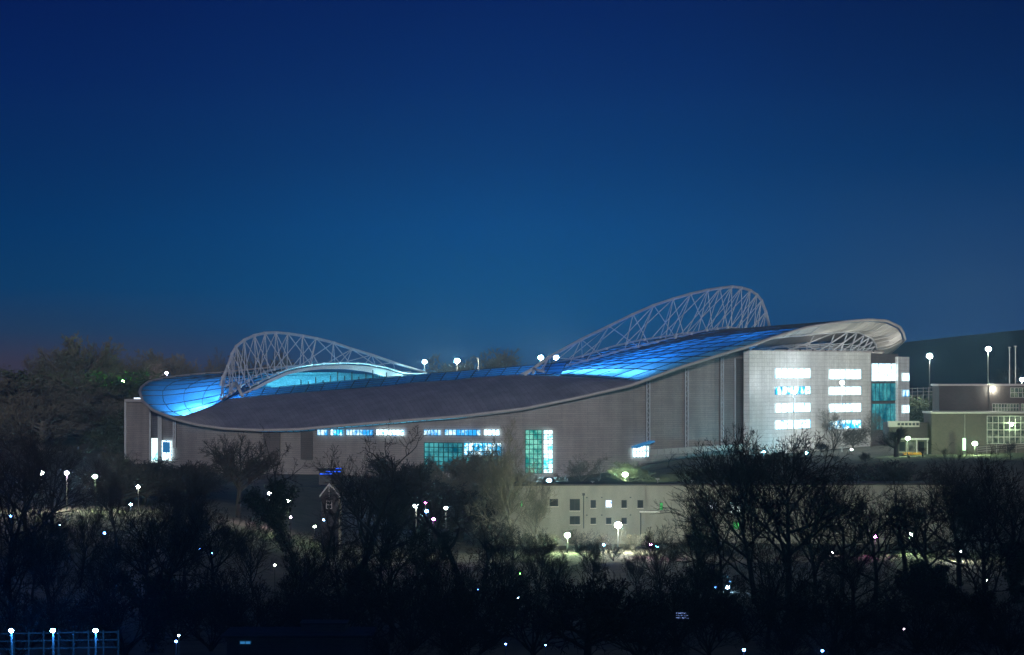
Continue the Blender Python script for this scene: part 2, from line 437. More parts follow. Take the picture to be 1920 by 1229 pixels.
# south roof, mostly out of sight
ks = 40
m = MB(); rows = []
for j in range(7):
    row = []
    for i in range(ks+1):
        t = lerp(TR+math.radians(16), tE1+2*math.pi, i/ks)
        a = rim(t); b = lerp(UW-9, UE, i/ks); q = loc(b, 67); q.z = lerp(29, 23, min(1, i/ks*2))
        row.append(a.lerp(q, j/6))
    rows.append(row)
m.loft(rows); part(m, 'south_roof', M['roof'], smooth=True)
# --- inner edge band of the east roof and the seats below it
m = MB(); a = [east_inner(lerp(-62, 64, i/50)) for i in range(51)]
h = [(.7+2.0*sm(.25, .8, i/50)) for i in range(51)]
m.loft([[p+Vector((0, 0, .1)) for p in a], [p+NV*.25-Vector((0, 0, h[i])) for i, p in enumerate(a)]]); part(m, 'inner_roof_edge', M['white_paint'], smooth=True)
def stand(u0, u1, z0, z1, v0, v1, steps, name):
    m = MB(); sg = 1 if u1 > u0 else -1
    for k in range(steps):
        ua, ub = lerp(u0, u1, k/steps), lerp(u0, u1, (k+1)/steps); za = lerp(z0, z1, (k+1)/steps)
        p = loc(min(ua, ub), v0); p.z = 4
        m.obox(p, NV*abs(ub-ua), DV*(v1-v0), (0, 0, za-4))
    return part(m, name, M['seat'])
stand(-38, -58, 5, 17, -50, 60, 14, 'east_seating'); stand(-58.01, -75, 17.2, 28.2, -22, 60, 12, 'east_upper_seating'); stand(37, 70, 5, 30, -56, 60, 22, 'west_seating')
m = MB(); p = loc(-34, -52); p.z = 4.6; m.obox(p, NV*68, DV*108, (0, 0, .1)); part(m, 'pitch', M['pitch'])
m = MB()
for i in range(22):
    v = lerp(-50, 24, i/21); p = loc(-45, v); zt = east_inner(v).z-1.0
    zt = 4+(zt-4)*(.92+.07*((i*7) % 5)/4); m.tube([(p.x, p.y, 6), (p.x, p.y, zt)], .16, 5)
part(m, 'post', M['dark_metal'])
# interior lighting: rows of blue-white lamps under the roofs
def inner_light(u, v, z, power, col, size=1.5):
    l = bpy.data.lights.new('floodlight', 'POINT'); l.energy = power; l.color = col; l.shadow_soft_size = size
    o = bpy.data.objects.new('hidden_light', l); C.objects.link(o); o.parent = stad
    p = loc(u, v); o.location = (p.x-SO.x, p.y-SO.y, z-SO.z); return o
BL = (.03, .34, 1.0); CY = (.3, .85, 1.0)
for v in (-30, -18, -6, 6, 18, 30, 44):
    inner_light(-50.5, v, 25, 7000*LI, CY, .8)
# --- the two arches: one top chord, two bottom chords, crossing braces
def arch(name, topc, fn1, fn2, vs, vend, label):
    """fn1(v), fn2(v) run along the two bottom chords; vs are the stations of the top nodes"""
    m = MB(); m.tube(topc, .4, 8); ar = part(m, name, M['steel'], smooth=True); ar['label'] = label
    for fn in (fn1, fn2):
        b = MB(); b.tube([fn(lerp(vs[0], vend, i/40)) for i in range(41)], .22, 6); part(b, 'bottom_chord', M['steel'], ar, True)
    b = MB(); n = len(topc)
    for h, fn in enumerate((fn1, fn2)):
        for i in range(1, n-1):
            for w in (vs[i-1], vs[i+1]):
                q = fn(lerp(vs[i], w, 1.0 if (i+h) % 2 else .55)); b.tube([topc[i], q], .12, 5)
            q = fn(vs[i])
            b.obox(q+Vector((-.35, -.3, -.35)), (.7, 0, 0), (0, .6, 0), (0, 0, .6))
    for p in topc[1:-1]: b.obox(p+Vector((-.38, -.3, -.45)), (.76, 0, 0), (0, .6, 0), (0, 0, .8))
    part(b, 'braces', M['steel'], ar)
    return ar
def v_at(fn, px, a=-70, b=75):
    for _ in range(40):
        c = (a+b)/2
        if pxof(fn(c)) < px: a = c
        else: b = c
    return (a+b)/2
def densify(nodes, k):
    """evenly spaced nodes along a traced line"""
    pts = resample([Vector((x, y, 0)) for x, y in nodes], k); return [(p.x, p.y) for p in pts]
ETOP = [(413,727),(418,708),(427,688),(435,664),(443,650),(458,638),(477,629.5),(497,625),(517,624),(540,626),(567,630),(593,635),(625,643),(660,655),(697,666),(737,680),(797,699)]
ELEAN = [(413,431),(427,447),(443,468),(477,503),(517,538),(567,583),(625,637),(697,704),(797,800)]
ev = [v_at(east_inner, curve(ELEAN, px)) for px, py in ETOP]
et = [on_v(px, py, v) for (px, py), v in zip(ETOP, ev)]
def ef1(v): return east_inner(v)+Vector((0, 0, .7))
def ef2(v): return surf(rowsE, .84, (v+64)/130)+Vector((0, 0, .9))
ea = arch('roof_arch', et, ef1, ef2, ev, ev[-1], 'lower arch over the far east side')
m = MB(); ap = on_v(442, 718, -63)
for q in (on_v(422, 743, -66), on_v(455, 743, -66), on_v(432, 746, -60)): m.tube([ap, q], .42, 6)
m.tube([ap, et[0]], .3, 6); part(m, 'arch_foot', M['steel'], ea, True)
WTOP = [(984,703),(1030,670),(1090,637),(1142,612),(1187,590),(1226,573),(1262,561),(1295,551.5),(1327,544.5),(1350,541),(1372,538),(1390,540),(1407,545),(1419,553),(1428,564),(1436,585),(1443,613)]
WLEAN = [(984,1000),(1030,1040),(1090,1100),(1187,1196),(1262,1266),(1327,1325),(1372,1364),(1407,1392),(1428,1412),(1443,1425)]
wv = [v_at(west_feet, curve(WLEAN, px)) for px, py in WTOP]
wt = [on_v(px, py, v) for (px, py), v in zip(WTOP, wv)]
V1010 = v_at(west_feet, 1012)
def wf1(v): return west_feet(max(v, V1010))+Vector((0, 0, .6))
def wf2(v): return west_in2(max(v, V1010))+Vector((0, 0, .6))
wa = arch('roof_arch', wt, wf1, wf2, wv, wv[-1], 'taller arch over the west side')
m = MB()
for q in (on_v(1000, 700, -64), on_v(1022, 699, -62), on_v(975, 704, -63)): m.tube([wt[0].lerp(wt[1], .35), q], .36, 6)
part(m, 'arch_foot', M['steel'], wa, True)
for i in (0, 4, 8, 12, 16): print('E', i, [round(x) for x in ((et[i]-Vector((CE[0],CE[1],0))).dot(NV), ev[i], et[i].z)], 'W', [round(x) for x in ((wt[i]-Vector((CE[0],CE[1],0))).dot(NV), wv[i], wt[i].z)])
# lamps under the translucent sheets
CB = (.2, .6, 1.0)
def under(rows, x, t, dz, power):
    q = surf(rows, x, t)-Vector((CE[0], CE[1], 0)); inner_light(q.dot(NV), q.dot(DV), q.z-dz, power*LR*.85, BL if t > .05 else CB, .8)
for x, t, dz, pw in ((.3, .02, 3, 5200), (.55, .02, 3, 6000), (.8, .02, 3, 5000), (.5, .045, 3.5, 3600), (.3, .075, 4, 1500), (.62, .075, 4, 1700), (.86, .06, 3.5, 1500), (.4, .14, 7, 1700), (.75, .13, 6, 1200), (.45, .22, 8, 1300), (.45, .32, 8, 1000), (.5, .43, 9, 1600), (.5, .55, 9, 1500), (.5, .68, 9, 1400), (.5, .8, 9, 1200)): under(rowsE, x, t, dz, pw)
for x, t, dz, pw in ((.15, .03, 3.2, 4600), (.35, .03, 3.2, 5200), (.55, .03, 3.2, 5200), (.78, .03, 3.2, 3600), (.25, .12, 6, 4500), (.6, .13, 6, 4500), (.3, .22, 8, 5000), (.7, .24, 8, 4200), (.35, .34, 9, 5200), (.75, .34, 9, 4200), (.35, .46, 9, 5200), (.75, .46, 9, 3600), (.4, .58, 9, 5000), (.4, .7, 9, 4200)): under(rowsW, x, t, dz, pw)
for t in (.12, .25, .38, .52, .66): under(rowsX, .4, t, 7, 2600)
for px in (470, 520, 640, 760, 860, 940, 1010):
    q = on_v(px, curve(DK, px)-5, -57); qq = q-Vector((CE[0], CE[1], 0)); inner_light(qq.dot(NV), qq.dot(DV), q.z-4, 240*LR, BL, .8)
# --- things on the walls
def wall_pt(px, ins=None):
    a, b = TL, TR
    for _ in range(50):
        c = (a+b)/2
        if pxof(rimxy(c, wall_ins(c))) < px: a = c
        else: b = c
    return rimxy((a+b)/2, wall_ins((a+b)/2))
def facade_dir(pa, pb):
    d = (pb-pa); d.z = 0; L = d.length; d.normalize(); return d, Vector((d.y, -d.x, 0)), L
def window(pa, pb, z0, z1, nx, nz, pane, frame, parent, name='window', org=None, bar=.09, depth=.14, proud=.02):
    """a window unit from pa to pb on a wall: panes as one sheet set in a frame with its mullions"""
    org = org or SO
    d, nrm, L = facade_dir(pa, pb); p = Vector((pa.x, pa.y, z0))
    m = MB(); m.obox(p+nrm*proud, d*L, nrm*.06, (0, 0, z1-z0)); w = m.build(name, pane, parent, org)
    f = MB(); q = p+nrm*(proud+.062)
    f.obox(q, d*L, nrm*depth, (0, 0, bar)); f.obox(q+Vector((0, 0, z1-z0-bar)), d*L, nrm*depth, (0, 0, bar))
    for i in range(nx+1):
        x = (L-bar)*i/nx; f.obox(q+d*x+Vector((0, 0, bar)), d*bar, nrm*(depth-.01), (0, 0, z1-z0-2*bar))
    for j in range(1, nz):
        f.obox(q+Vector((0, 0, (z1-z0)*j/nz-bar/2)), d*L, nrm*(depth-.03), (0, 0, bar))
    f.build('frame', frame, w, org); return w
def nwin(px0, px1, py0, py1, nx, nz, pane, frame=None, **k):
    a, b = wall_pt(px0), wall_pt(px1); Y = (a.y+b.y)/2
    d, nrm, L = facade_dir(a, b); o = nrm*.45
    return window(a+o, b+o, ZC-(py1-HZ)/F*Y, ZC-(py0-HZ)/F*Y, nx, nz, pane, frame or M['frame_teal'], stad, **k)
for px0, px1, n, mt in ((597,617,3,'win_blue'),(622,645,4,'win_mixed'),(651,702,8,'win_blue'),(707,760,7,'win_white'),(796,829,5,'win_blue'),(835,903,9,'win_blue'),(908,938,4,'win_white')):
    nwin(px0, px1, 805.5, 817, n, 1, M[mt])
cw = nwin(797, 870, 830, 884, 8, 6, M['win_teal'], name='curtain_wall', bar=.16)
nwin(871, 942, 830, 855, 8, 3, M['win_mixed'], name='curtain_wall', bar=.14)
nwin(871, 942, 857, 884, 8, 3, M['win_teal'], name='curtain_wall', bar=.14)
nwin(985, 1017, 806, 888, 4, 9, M['win_green'], name='stair_window', bar=.14)
nwin(1018.5, 1037, 806, 888, 2, 9, M['win_bright'], name='stair_window', bar=.12)
def npanel(px0, px1, py0, py1, mat, name, out=.3, thick=.25):
    a, b = wall_pt(px0), wall_pt(px1); Y = (a.y+b.y)/2; d, nrm, L = facade_dir(a, b)
    z0, z1 = ZC-(py1-HZ)/F*Y, ZC-(py0-HZ)/F*Y
    m = MB(); m.obox(Vector((a.x, a.y, z0))+nrm*out, d*L, nrm*thick, (0, 0, z1-z0)); return part(m, name, mat)
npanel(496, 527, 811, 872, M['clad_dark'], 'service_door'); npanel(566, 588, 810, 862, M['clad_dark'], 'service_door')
# entrance lobby with a sloping lit canopy
ent = nwin(1184, 1214, 836, 858, 5, 2, M['win_white'], name='entrance_glazing')
a, b = wall_pt(1183), wall_pt(1216); d, nrm, L = facade_dir(a, b)
m = MB(); z = ZC-(834-HZ)/F*a.y
m.add([Vector((a.x, a.y, z-.8))+nrm*.2, Vector((b.x, b.y, z+.5))+nrm*.2, Vector((b.x, b.y, z+.5))+nrm*2.4, Vector((a.x, a.y, z-.8))+nrm*2.4,
       Vector((a.x, a.y, z-.4))+nrm*.2, Vector((b.x, b.y, z+.9))+nrm*.2, Vector((b.x, b.y, z+.9))+nrm*2.4, Vector((a.x, a.y, z-.4))+nrm*2.4],
      [(3,2,1,0),(4,5,6,7),(0,1,5,4),(1,2,6,5),(2,3,7,6),(3,0,4,7)]); part(m, 'entrance_canopy', M['dim_blue'], ent)
# lattice columns up the walls
def lattice(px, py0, py1, single=False, out=.5, w=.9):
    c = wall_pt(px); a, b = wall_pt(px-2), wall_pt(px+2); d, nrm, L = facade_dir(a, b)
    z0, z1 = ZC-(py1-HZ)/F*c.y, ZC-(py0-HZ)/F*c.y; m = MB(); base = Vector((c.x, c.y, 0))+nrm*out
    for s in ((0,) if single else (-w/2, w/2)):
        q = base+d*s; m.tube([q+Vector((0, 0, z0)), q+Vector((0, 0, z1))], .16, 6)
    if not single:
        k = max(2, int((z1-z0)/1.1))
        for i in range(k):
            za, zb = lerp(z0, z1, i/k), lerp(z0, z1, (i+1)/k); sg = 1 if i % 2 else -1
            m.tube([base+d*(sg*w/2)+Vector((0, 0, za)), base-d*(sg*w/2)+Vector((0, 0, zb))], .08, 4)
    c = part(m, 'column', M['steel'])
    if not single:
        b = MB(); b.obox(base-nrm*(out-.05)-d*(w*.5)+Vector((0, 0, z0)), d*w, nrm*.08, (0, 0, z1-z0)); part(b, 'column_backing', M['clad_dark'], c)  # dark strip on the wall behind the lattice darkens its gaps
    return c
lattice(1213, 716, 860); lattice(1285, 692, 850); lattice(1351, 671, 848); lattice(1375, 672, 846, True)
lattice(284, 770, 868, out=.4); lattice(301, 779, 868, True, .6); lattice(303.5, 780, 868, out=.4); lattice(330, 790, 840, out=.5)
npanel(1377, 1404, 673, 850, M['clad_dark'], 'dark_wall_panel', .2, .2)  # dark panel set on the wall in place of a recess
# lit doorway at the east corner
dw = nwin(307, 325, 826, 864, 2, 3, M['win_white'], name='corner_doorway', frame=M['frame_teal'])
npanel(297, 299.5, 822, 868, M['win_bright'], 'lit_door_leaf', .3, 1.5)
npanel(310.5, 324, 829, 849, M['dim_blue'], 'door_screen', .75, .05)
# service block behind the east corner
ex = at(236, 753, 850); ez = ground(ex.x, 850)-1
dxx = at(300, 753, 850)-ex
m = MB(); m.obox(Vector((ex.x, ex.y, ez)), (dxx.x, -8, 0), (6, 22, 0), (0, 0, at(0, 754, 850).z-ez)); sb = part(m, 'service_block', M['clad'])
m = MB(); p = Vector((ex.x-.1, ex.y-.6, 0)); m.tube([(p.x, p.y, ez), (p.x, p.y, at(0, 752, 850).z)], .3, 6)
part(m, 'corner_post', M['steel'], sb)
m = MB(); q = at(234, 753.5, 850); m.obox(q+Vector((0, -1, 0)), (dxx.x, -8, 0), (5, 20, 0), (0, 0, .7)); part(m, 'roof_cap', M['fascia'], sb)
m = MB(); q = at(251, 748.5, 848); m.obox(q, (1.7, -.2, 0), (0, .8, 0), (0, 0, .35)); part(m, 'roof_light', M['win_cool'], sb)
# --- white office block on the west side
bu = A-1.0
def line_u(px, u):
    k = (px-960)/F; b = loc(u, 0); v = -(b.x-k*b.y)/(DV.x-k*DV.y); return loc(u, v)
UB = A-3.6
p0, p1 = line_u(1405, UB), line_u(1632.5, UB)
print('block', p0, p1, [pxof(rimxy(t,5.2)) for t in (-.3,0,.3,.5)])
zt0 = zpix(p0, 658.5); zb = 3.0
m = MB(); dd = (p1-p0); m.obox(Vector((p0.x, p0.y, zb)), dd, -NV*1.5, (0, 0, zt0-zb)); m.obox(Vector((p0.x, p0.y, zb))+dd*.45-NV*1.502, dd*.55, -NV*9, (0, 0, zt0-zb-.01)); blk = part(m, 'office_block', M['white_panel'])
def bwin(px0, px1, py0, py1, nx, nz, mt, u=UB, frame='frame_teal', name='window', **k):
    a, b = line_u(px0, u), line_u(px1, u); Y = (a.y+b.y)/2
    ym = lambda py: ZC-(py-HZ)/F*Y
    return window(a, b, ym(py1), ym(py0), nx, nz, M[mt], M[frame], blk, name, bar=.07, **k)
for r, (y0, y1) in enumerate(((691,709.5),(725,740),(756.5,773.5),(788,804.5))):
    bwin(1453, 1519, y0, y1, 6, 1, ('win_white','win_mixed','win_white','win_white')[r])
for r, (y0, y1) in enumerate(((693,711.5),(725.5,741),(757,773),(788.5,804.5))):
    bwin(1554, 1614, y0, y1, 6, 1, ('win_white','win_white','win_white','win_mixed')[r])
UG = UB-1.0
g0, g1 = line_u(1632.5, UG), line_u(1684, UG)
zg = zpix(g0, 663); m = MB(); m.obox(Vector((g0.x, g0.y, zb)), g1-g0, -NV*14, (0, 0, zg-zb)); part(m, 'stair_tower', M['clad_dark'], blk)
bwin(1634, 1682.5, 682, 715, 4, 2, 'win_white', UG, name='stair_window')
bwin(1634, 1682.5, 719, 752, 7, 6, 'win_teal', UG, name='stair_window')
bwin(1634, 1682.5, 757, 806, 7, 8, 'win_teal', UG, name='stair_window')
e0, e1 = line_u(1684, UB-.2), line_u(1705, UB-.2)
m = MB(); m.obox(Vector((e0.x, e0.y, zb)), e1-e0, -NV*12, (0, 0, zpix(e0, 669.5)-zb)); part(m, 'end_wing', M['white_panel'], blk)
for y0, y1, mt in ((700,715,'win_white'),(731,744,'win_blue'),(760,775,'win_white')):
    bwin(1691, 1704.5, y0, y1, 2, 1, mt, UB-.2)
m = MB(); m.obox(Vector((p0.x, p0.y, zt0+.003))+NV*.15, dd, -NV*.6, (0, 0, .25)); part(m, 'parapet', M['fascia'], blk)
# --- underside of the west roof with its white trusses
tS0, tS1 = front_t(1440), TR+math.radians(14); K = 60
def sof(t, i, dz): return rim(t, i, dz)
rowsS = []
for ins, dz in ((.3, -.5), (3.2, -2.2), (6.5, -3.0)):
    rowsS.append([sof(lerp(tS0, tS1, i/K), ins*sm(0, .25, i/K)+.3, dz*sm(-.02, .25, i/K)) for i in range(K+1)])
m = MB(); m.loft(rowsS)
for i in range(2, K, 3): m.tube([rowsS[0][i], rowsS[1][i]+Vector((0, 0, -.1)), rowsS[2][i]], .13, 4)
soff = part(m, 'soffit', M['soffit'])
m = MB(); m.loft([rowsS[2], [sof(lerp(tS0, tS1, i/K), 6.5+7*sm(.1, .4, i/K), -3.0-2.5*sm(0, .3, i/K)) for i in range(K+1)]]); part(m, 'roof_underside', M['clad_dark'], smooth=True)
m = MB(); m.tube(rowsS[2], .3, 6); part(m, 'soffit_chord', M['steel'], soff, True)
for i in range(12, K-2, 4):
    m = MB(); t = lerp(tS0, tS1, i/K); a = rowsS[2][i]; b = rimxy(t, 9); b.z = zt0-.5; c = rimxy(lerp(tS0, tS1, (i-5)/K), 11); c.z = zt0-.3
    m.tube([a, c], .2, 5); m.tube([a+Vector((0, 0, .2)), b], .16, 5)
    e = rimxy(lerp(tS0, tS1, (i-8)/K), 15); e.z = zt0+.6; m.tube([a.lerp(b, .5), e], .12, 4); m.tube([a.lerp(c, .6), b], .1, 4)
    c2 = rimxy(lerp(tS0, tS1, (i+3)/K), 16); c2.z = zt0+2.5; m.tube([a, c2], .14, 4)
    part(m, 'truss', M['steel'])
# raked underside of the upper tier seen through the trusses
m = MB()
for k in range(9):
    v0 = -10+k*8; z = zt0-1.0+.3*k
    for j in range(3):
        p = loc(A-10-5*j, v0); m.obox(Vector((p.x, p.y, zt0-2+j*1.6)), NV*4, DV*7, (0, 0, 1.1))
part(m, 'upper_tier_underside', M['clad'])
# ------------------------------------------------------------------ terrace fence under the west wall
fa_, fb_ = at(1219, 855, 718), at(1420, 842, 765)
def rail_fence(name, label, pts, h, npanel, panelmat, gap, postmat, cat='fence', group=None, solid=False):
    """pts: ground line (two world points)"""
    a, b = pts; d = (b-a); L = d.length; d2 = d.normalized(); nrm = Vector((d2.y, -d2.x, 0)).normalized()
    root = thing(name, label, cat, a, group)
    m = MB(); k = npanel
    for i in range(k):
        q = a+d*((i+gap/2)/k)
        if solid: m.obox(q+Vector((0, 0, .1)), d*((1-gap)/k), nrm*-.06, (0, 0, h-.2))
        else:
            for z in (.3, .62, .94): m.obox(q+Vector((0, 0, h*z-.06)), d*((1-gap)/k), nrm*-.05, (0, 0, .1))
    m.build('panel' if solid else 'rails', panelmat, root, a)
    for i in range(k+1):
        q = a+d*(i/k); pm = MB(); pm.obox(q-d2*.06+nrm*.061+Vector((0, 0, -.6)), d2*.12, nrm*-.12, (0, 0, h+.65)); pm.build('post', postmat, root, a)
    return root
rail_fence('terrace_fence', 'pale panelled barrier along the terrace below the grey west wall', (fa_, fb_), 1.5, 16, M['soffit'], .06, M['grey_metal'], solid=True)
for v in (8, 26, 44, 58):
    inner_light(A-5, v, zt0+1.2, 420*LI, (1, .97, .9), .5)  # unseen lamps added over the office block to brighten the soffit
# ------------------------------------------------------------------ buildings
def house_box(m, a, b, depth, z0, z1):
    """a prism whose front runs from a to b (xy) and which reaches depth away from the viewer"""
    d, nrm, L = facade_dir(Vector((a[0], a[1], 0)), Vector((b[0], b[1], 0)))
    m.obox(Vector((a[0], a[1], z0)), d*L, -nrm*depth, (0, 0, z1-z0)); return d, nrm, L
# residential block in front of the stadium
RO = at(925, 1000, 600)
res = thing('residential_block', 'long pale flat roofed residential block before the stadium with small square windows', 'building', RO)
ra, rb = at(925, 910, 600), at(1210, 910, 602.5); rc = at(1790, 910, 607)
zr = at(0, 911.5, 600).z
def onr(px):
    if px <= 1210: t = (px-925)/(1210-925); return ra.lerp(rb, t)
    t = (px-1210)/(1790-1210); return rb.lerp(rc, t)
m = MB(); house_box(m, ra, rb, 13, -9, zr); m.build('wall', M['render'], res, RO)
m = MB(); house_box(m, rb+Vector((.02, .9, 0)), rc+Vector((0, .9, 0)), 12, -9, zr-.06); m.build('wing_wall', M['render'], res, RO)
m = MB(); house_box(m, ra+Vector((-.4, -.5, 0)), rb+Vector((.1, -.5, 0)), 14, zr+.002, zr+.3); house_box(m, rb+Vector((.12, .3, 0)), rc+Vector((.5, .3, 0)), 13, zr-.05, zr+.24)
m.build('roof', M['felt'], res, RO)
def rwin(px0, px1, py0, py1, nx, nz, mt, fr='dark_metal', back=0.0, sill=True):
    a, b = onr(px0), onr(px1); Y = a.y; a = a+Vector((0, back, 0)); b = b+Vector((0, back, 0))
    z0, z1 = ZC-(py1-HZ)/F*Y, ZC-(py0-HZ)/F*Y
    w = window(a, b, z0, z1, nx, nz, M[mt], M[fr], res, org=RO, bar=.07, depth=.05)
    if sill:
        d, nrm, L = facade_dir(a, b); s = MB(); s.obox(Vector((a.x, a.y, z0-.1))+nrm*.003-d*.08, d*(L+.16), nrm*.22, (0, 0, .09)); s.build('sill', M['soffit'], w, RO)
    return w
for q in ((1030,1046,936,950,1,1,'dark_glass'),(1068,1087,936,958,2,1,'dark_glass'),(1107,1117,938,953,1,1,'dark_glass'),(1135,1147,938,952,1,1,'win_cool'),(1165,1175,938,953,1,1,'dark_glass'),(1195,1206,938,953,1,1,'dark_glass'),
          (976,980,939,951,1,1,'win_lime'),(1068,1087,968,984,2,1,'dark_glass'),(1107,1117,971,983,1,1,'dark_glass'),(1136,1146,971,983,1,1,'dark_glass'),(1165,1175,971,983,1,1,'dark_glass'),(948,958,938,952,1,1,'dark_glass')): rwin(*q)
for q in ((1237,1243,943,957,1,1,'win_lime'),(1329,1346,942,957,2,1,'win_cool'),(1369,1388,942,963,2,1,'win_bright'),(1321,1334,1026,1037,2,1,'win_mixed'),(1393,1400,1026,1035,1,1,'win_mixed'),(1374,1386,979,993,1,1,'win_lime'),
          (1716,1739,1025,1050,3,2,'win_bright'),(1670,1692,950,968,2,1,'dark_glass'),(1720,1738,953,975,2,1,'dark_glass'),(1430,1446,943,957,1,1,'dark_glass'),(1480,1496,943,957,1,1,'dark_glass'),(1560,1576,943,957,1,1,'dark_glass'),
          (1610,1626,943,957,1,1,'dark_glass'),(1560,1576,985,1000,1,1,'dark_glass'),(1610,1626,985,1000,1,1,'win_pale')): rwin(*q, back=.9)
m = MB(); p = onr(1094); m.tube([(p.x, p.y-.12, at(0, 992, 600).z), (p.x, p.y-.12, at(0, 928, 600).z)], .09, 6); m.box(p.x-.25, p.x+.25, p.y-.3, p.y-.02, at(0, 930, 600).z, at(0, 925.5, 600).z); m.build('drainpipe', M['dark_metal'], res, RO)
m = MB(); p = onr(1199); q = onr(1236); m.box(p.x, q.x, p.y-1.2, p.y+.85, at(0, 962, 600).z, at(0, 960, 600).z); m.build('porch_roof', M['white_paint'], res, RO)
m = MB(); m.box(p.x+.1, p.x+.25, p.y-1.1, p.y-.95, -4, at(0, 962.2, 600).z); m.build('porch_post', M['dark_metal'], res, RO)
for px in (1100, 1128, 1182):
    for k in (0, 1):
        m = MB(); p = onr(px); z = at(0, 934+33*k, 600).z; m.box(p.x-.14, p.x+.14, p.y-.12, p.y-.003, z-.1, z+.1); m.build('wall_vent', M['dark_metal'], res, RO)
for px, h in ((1235, .9), (1112, .35), (1300, .5), (1345, .4)):
    m = MB(); p = onr(px); y = p.y+5; m.tube([(p.x, y, zr+.25), (p.x, y, zr+.3+h)], .12, 6); m.box(p.x-.35, p.x+.35, y-.3, y+.3, zr+.3+h*.7, zr+.3+h); m.build('roof_vent', M['grey_metal'], res, RO)
# brown blocks on the bank at the right
YB = 95
BO = at(1760, 846, 745)
bl = thing('college_block', 'dark brick two tier flat roofed block beside the stadium with pale gridded windows', 'building', BO)
def bb(px0, px1, py0, py1, Y, depth, mat, name, parent=None):
    Y += YB; a, b = at(px0, py0, Y), at(px1, py0, Y); m = MB(); z0 = at(0, py1, Y).z
    m.box(a.x, b.x, Y, Y+depth, z0, a.z); return m.build(name, M[mat], parent or bl, BO)
bb(1747, 1990, 776, 870, 640, 14, 'brick', 'lower_storey'); bb(1745.5, 1992, 772.5, 776, 639.3, 15.4, 'fascia', 'lower_roof_edge')
bb(1761, 1855, 724, 776, 656, 12, 'brick_dark', 'upper_wall'); bb(1855, 1990, 724, 776, 655.7, 12.3, 'brick', 'upper_wall'); bb(1759.5, 1992, 720.5, 724, 655, 14, 'fascia', 'upper_roof_edge')  # left upper wall in darker brick: its unlit side put into the colour
def bwn(px0, px1, py0, py1, Y, nx, nz, mt, fr='frame_pale', name='window', bar=.16):
    Y += YB; a, b = at(px0, py0, Y), at(px1, py1, Y)
    return window(Vector((a.x, Y, 0)), Vector((b.x, Y, 0)), b.z, a.z, nx, nz, M[mt], M[fr], bl, name, org=BO, bar=bar, depth=.12)
bwn(1850, 1925, 780, 833, 640, 7, 4, 'win_pale', name='hall_window'); bwn(1894, 1925, 727, 746, 655.7, 4, 2, 'win_pale', bar=.12); bwn(1860, 1911, 757, 773, 655.7, 9, 2, 'win_pale', bar=.12); bwn(1914, 1930, 757, 773, 655.7, 2, 2, 'win_pale', bar=.12)
m = MB(); p = at(1809, 777, 735); m.tube([(p.x, 734.85, p.z), (p.x, 734.85, at(0, 850, 735).z)], .08, 6); m.build('drainpipe', M['grey_metal'], bl, BO)
# low annex with colonnade
AO = at(1665, 850, 740)
BO_keep = BO; BO = AO
an = thing('entrance_annex', 'low dark annex with white ground floor columns between stadium and brick block', 'building', AO)
bb(1667, 1747, 793, 822, 646, 12, 'brick_dark', 'upper_storey', an); bb(1665, 1724, 790, 801, 645.2, .78, 'fascia', 'pale_parapet', an)
for i in range(6): bb(1683+7*i, 1688+7*i, 793.5, 798, 645.0, .19, 'dark_metal', 'vent_opening', an)
bb(1680, 1806, 822, 825.5, 644.5, 4, 'white_paint', 'canopy', an); bb(1680, 1806, 825.5, 850, 647.5, 1, 'render', 'ground_floor_wall', an)
for px in (1682, 1700, 1718, 1738, 1757, 1775, 1790, 1803): bb(px, px+2, 825.5, 856, 645, .25, 'white_paint', 'column', an)
for i, px in enumerate((1686, 1704, 1722, 1742, 1761, 1779)): bb(px, px+11, 829, 846, 647.3, .19, 'win_pale' if i % 2 else 'dark_glass', 'window', an)
BO = BO_keep
# gabled cottage among the trees
HO = at(618, 960, 560); hz0 = ground(HO.x, 560)-.3
co = thing('gabled_house', 'small house with white bargeboards on its gable among dark trees', 'house', (HO.x, 560, hz0)); HO = Vector((HO.x, 560, hz0))
pk, e0_, e1_ = at(617, 908, 560), at(599, 931, 560), at(638, 931, 560)
m = MB(); m.box(e0_.x+.3, e1_.x-.3, 560.4, 570, hz0, e0_.z); m.add([(e0_.x+.3, 560.4, e0_.z), (e1_.x-.3, 560.4, e0_.z), (pk.x, 560.4, pk.z-.25), (e0_.x+.3, 570, e0_.z), (e1_.x-.3, 570, e0_.z), (pk.x, 570, pk.z-.25)], [(0, 1, 2), (5, 4, 3), (0, 2, 5, 3), (1, 4, 5, 2)]); m.build('wall', M['brick_dark'], co, HO)
m = MB()
for e in (e0_, e1_): m.obox((e.x, 560.1, e.z-.05), (pk.x-e.x, 0, pk.z-e.z), (0, 10.2, 0), (0, 0, .16))
m.build('roof', M['felt'], co, HO)
for e in (e0_, e1_):
    m = MB(); m.obox((e.x, 559.98, e.z-.22), (pk.x-e.x, 0, pk.z-e.z), (0, .1, 0), (0, 0, .36)); m.build('bargeboard', M['white_paint'], co, HO)
m = MB(); m.obox((pk.x-.06, 559.99, pk.z-2.2), (.12, 0, 0), (0, .08, 0), (0, 0, 1.9)); m.build('finial_post', M['white_paint'], co, HO)
w = window(Vector((pk.x-.5, 560.4, 0)), Vector((pk.x+.5, 560.4, 0)), e0_.z-2.2, e0_.z-.8, 2, 2, M['dark_glass'], M['white_paint'], co, org=HO)
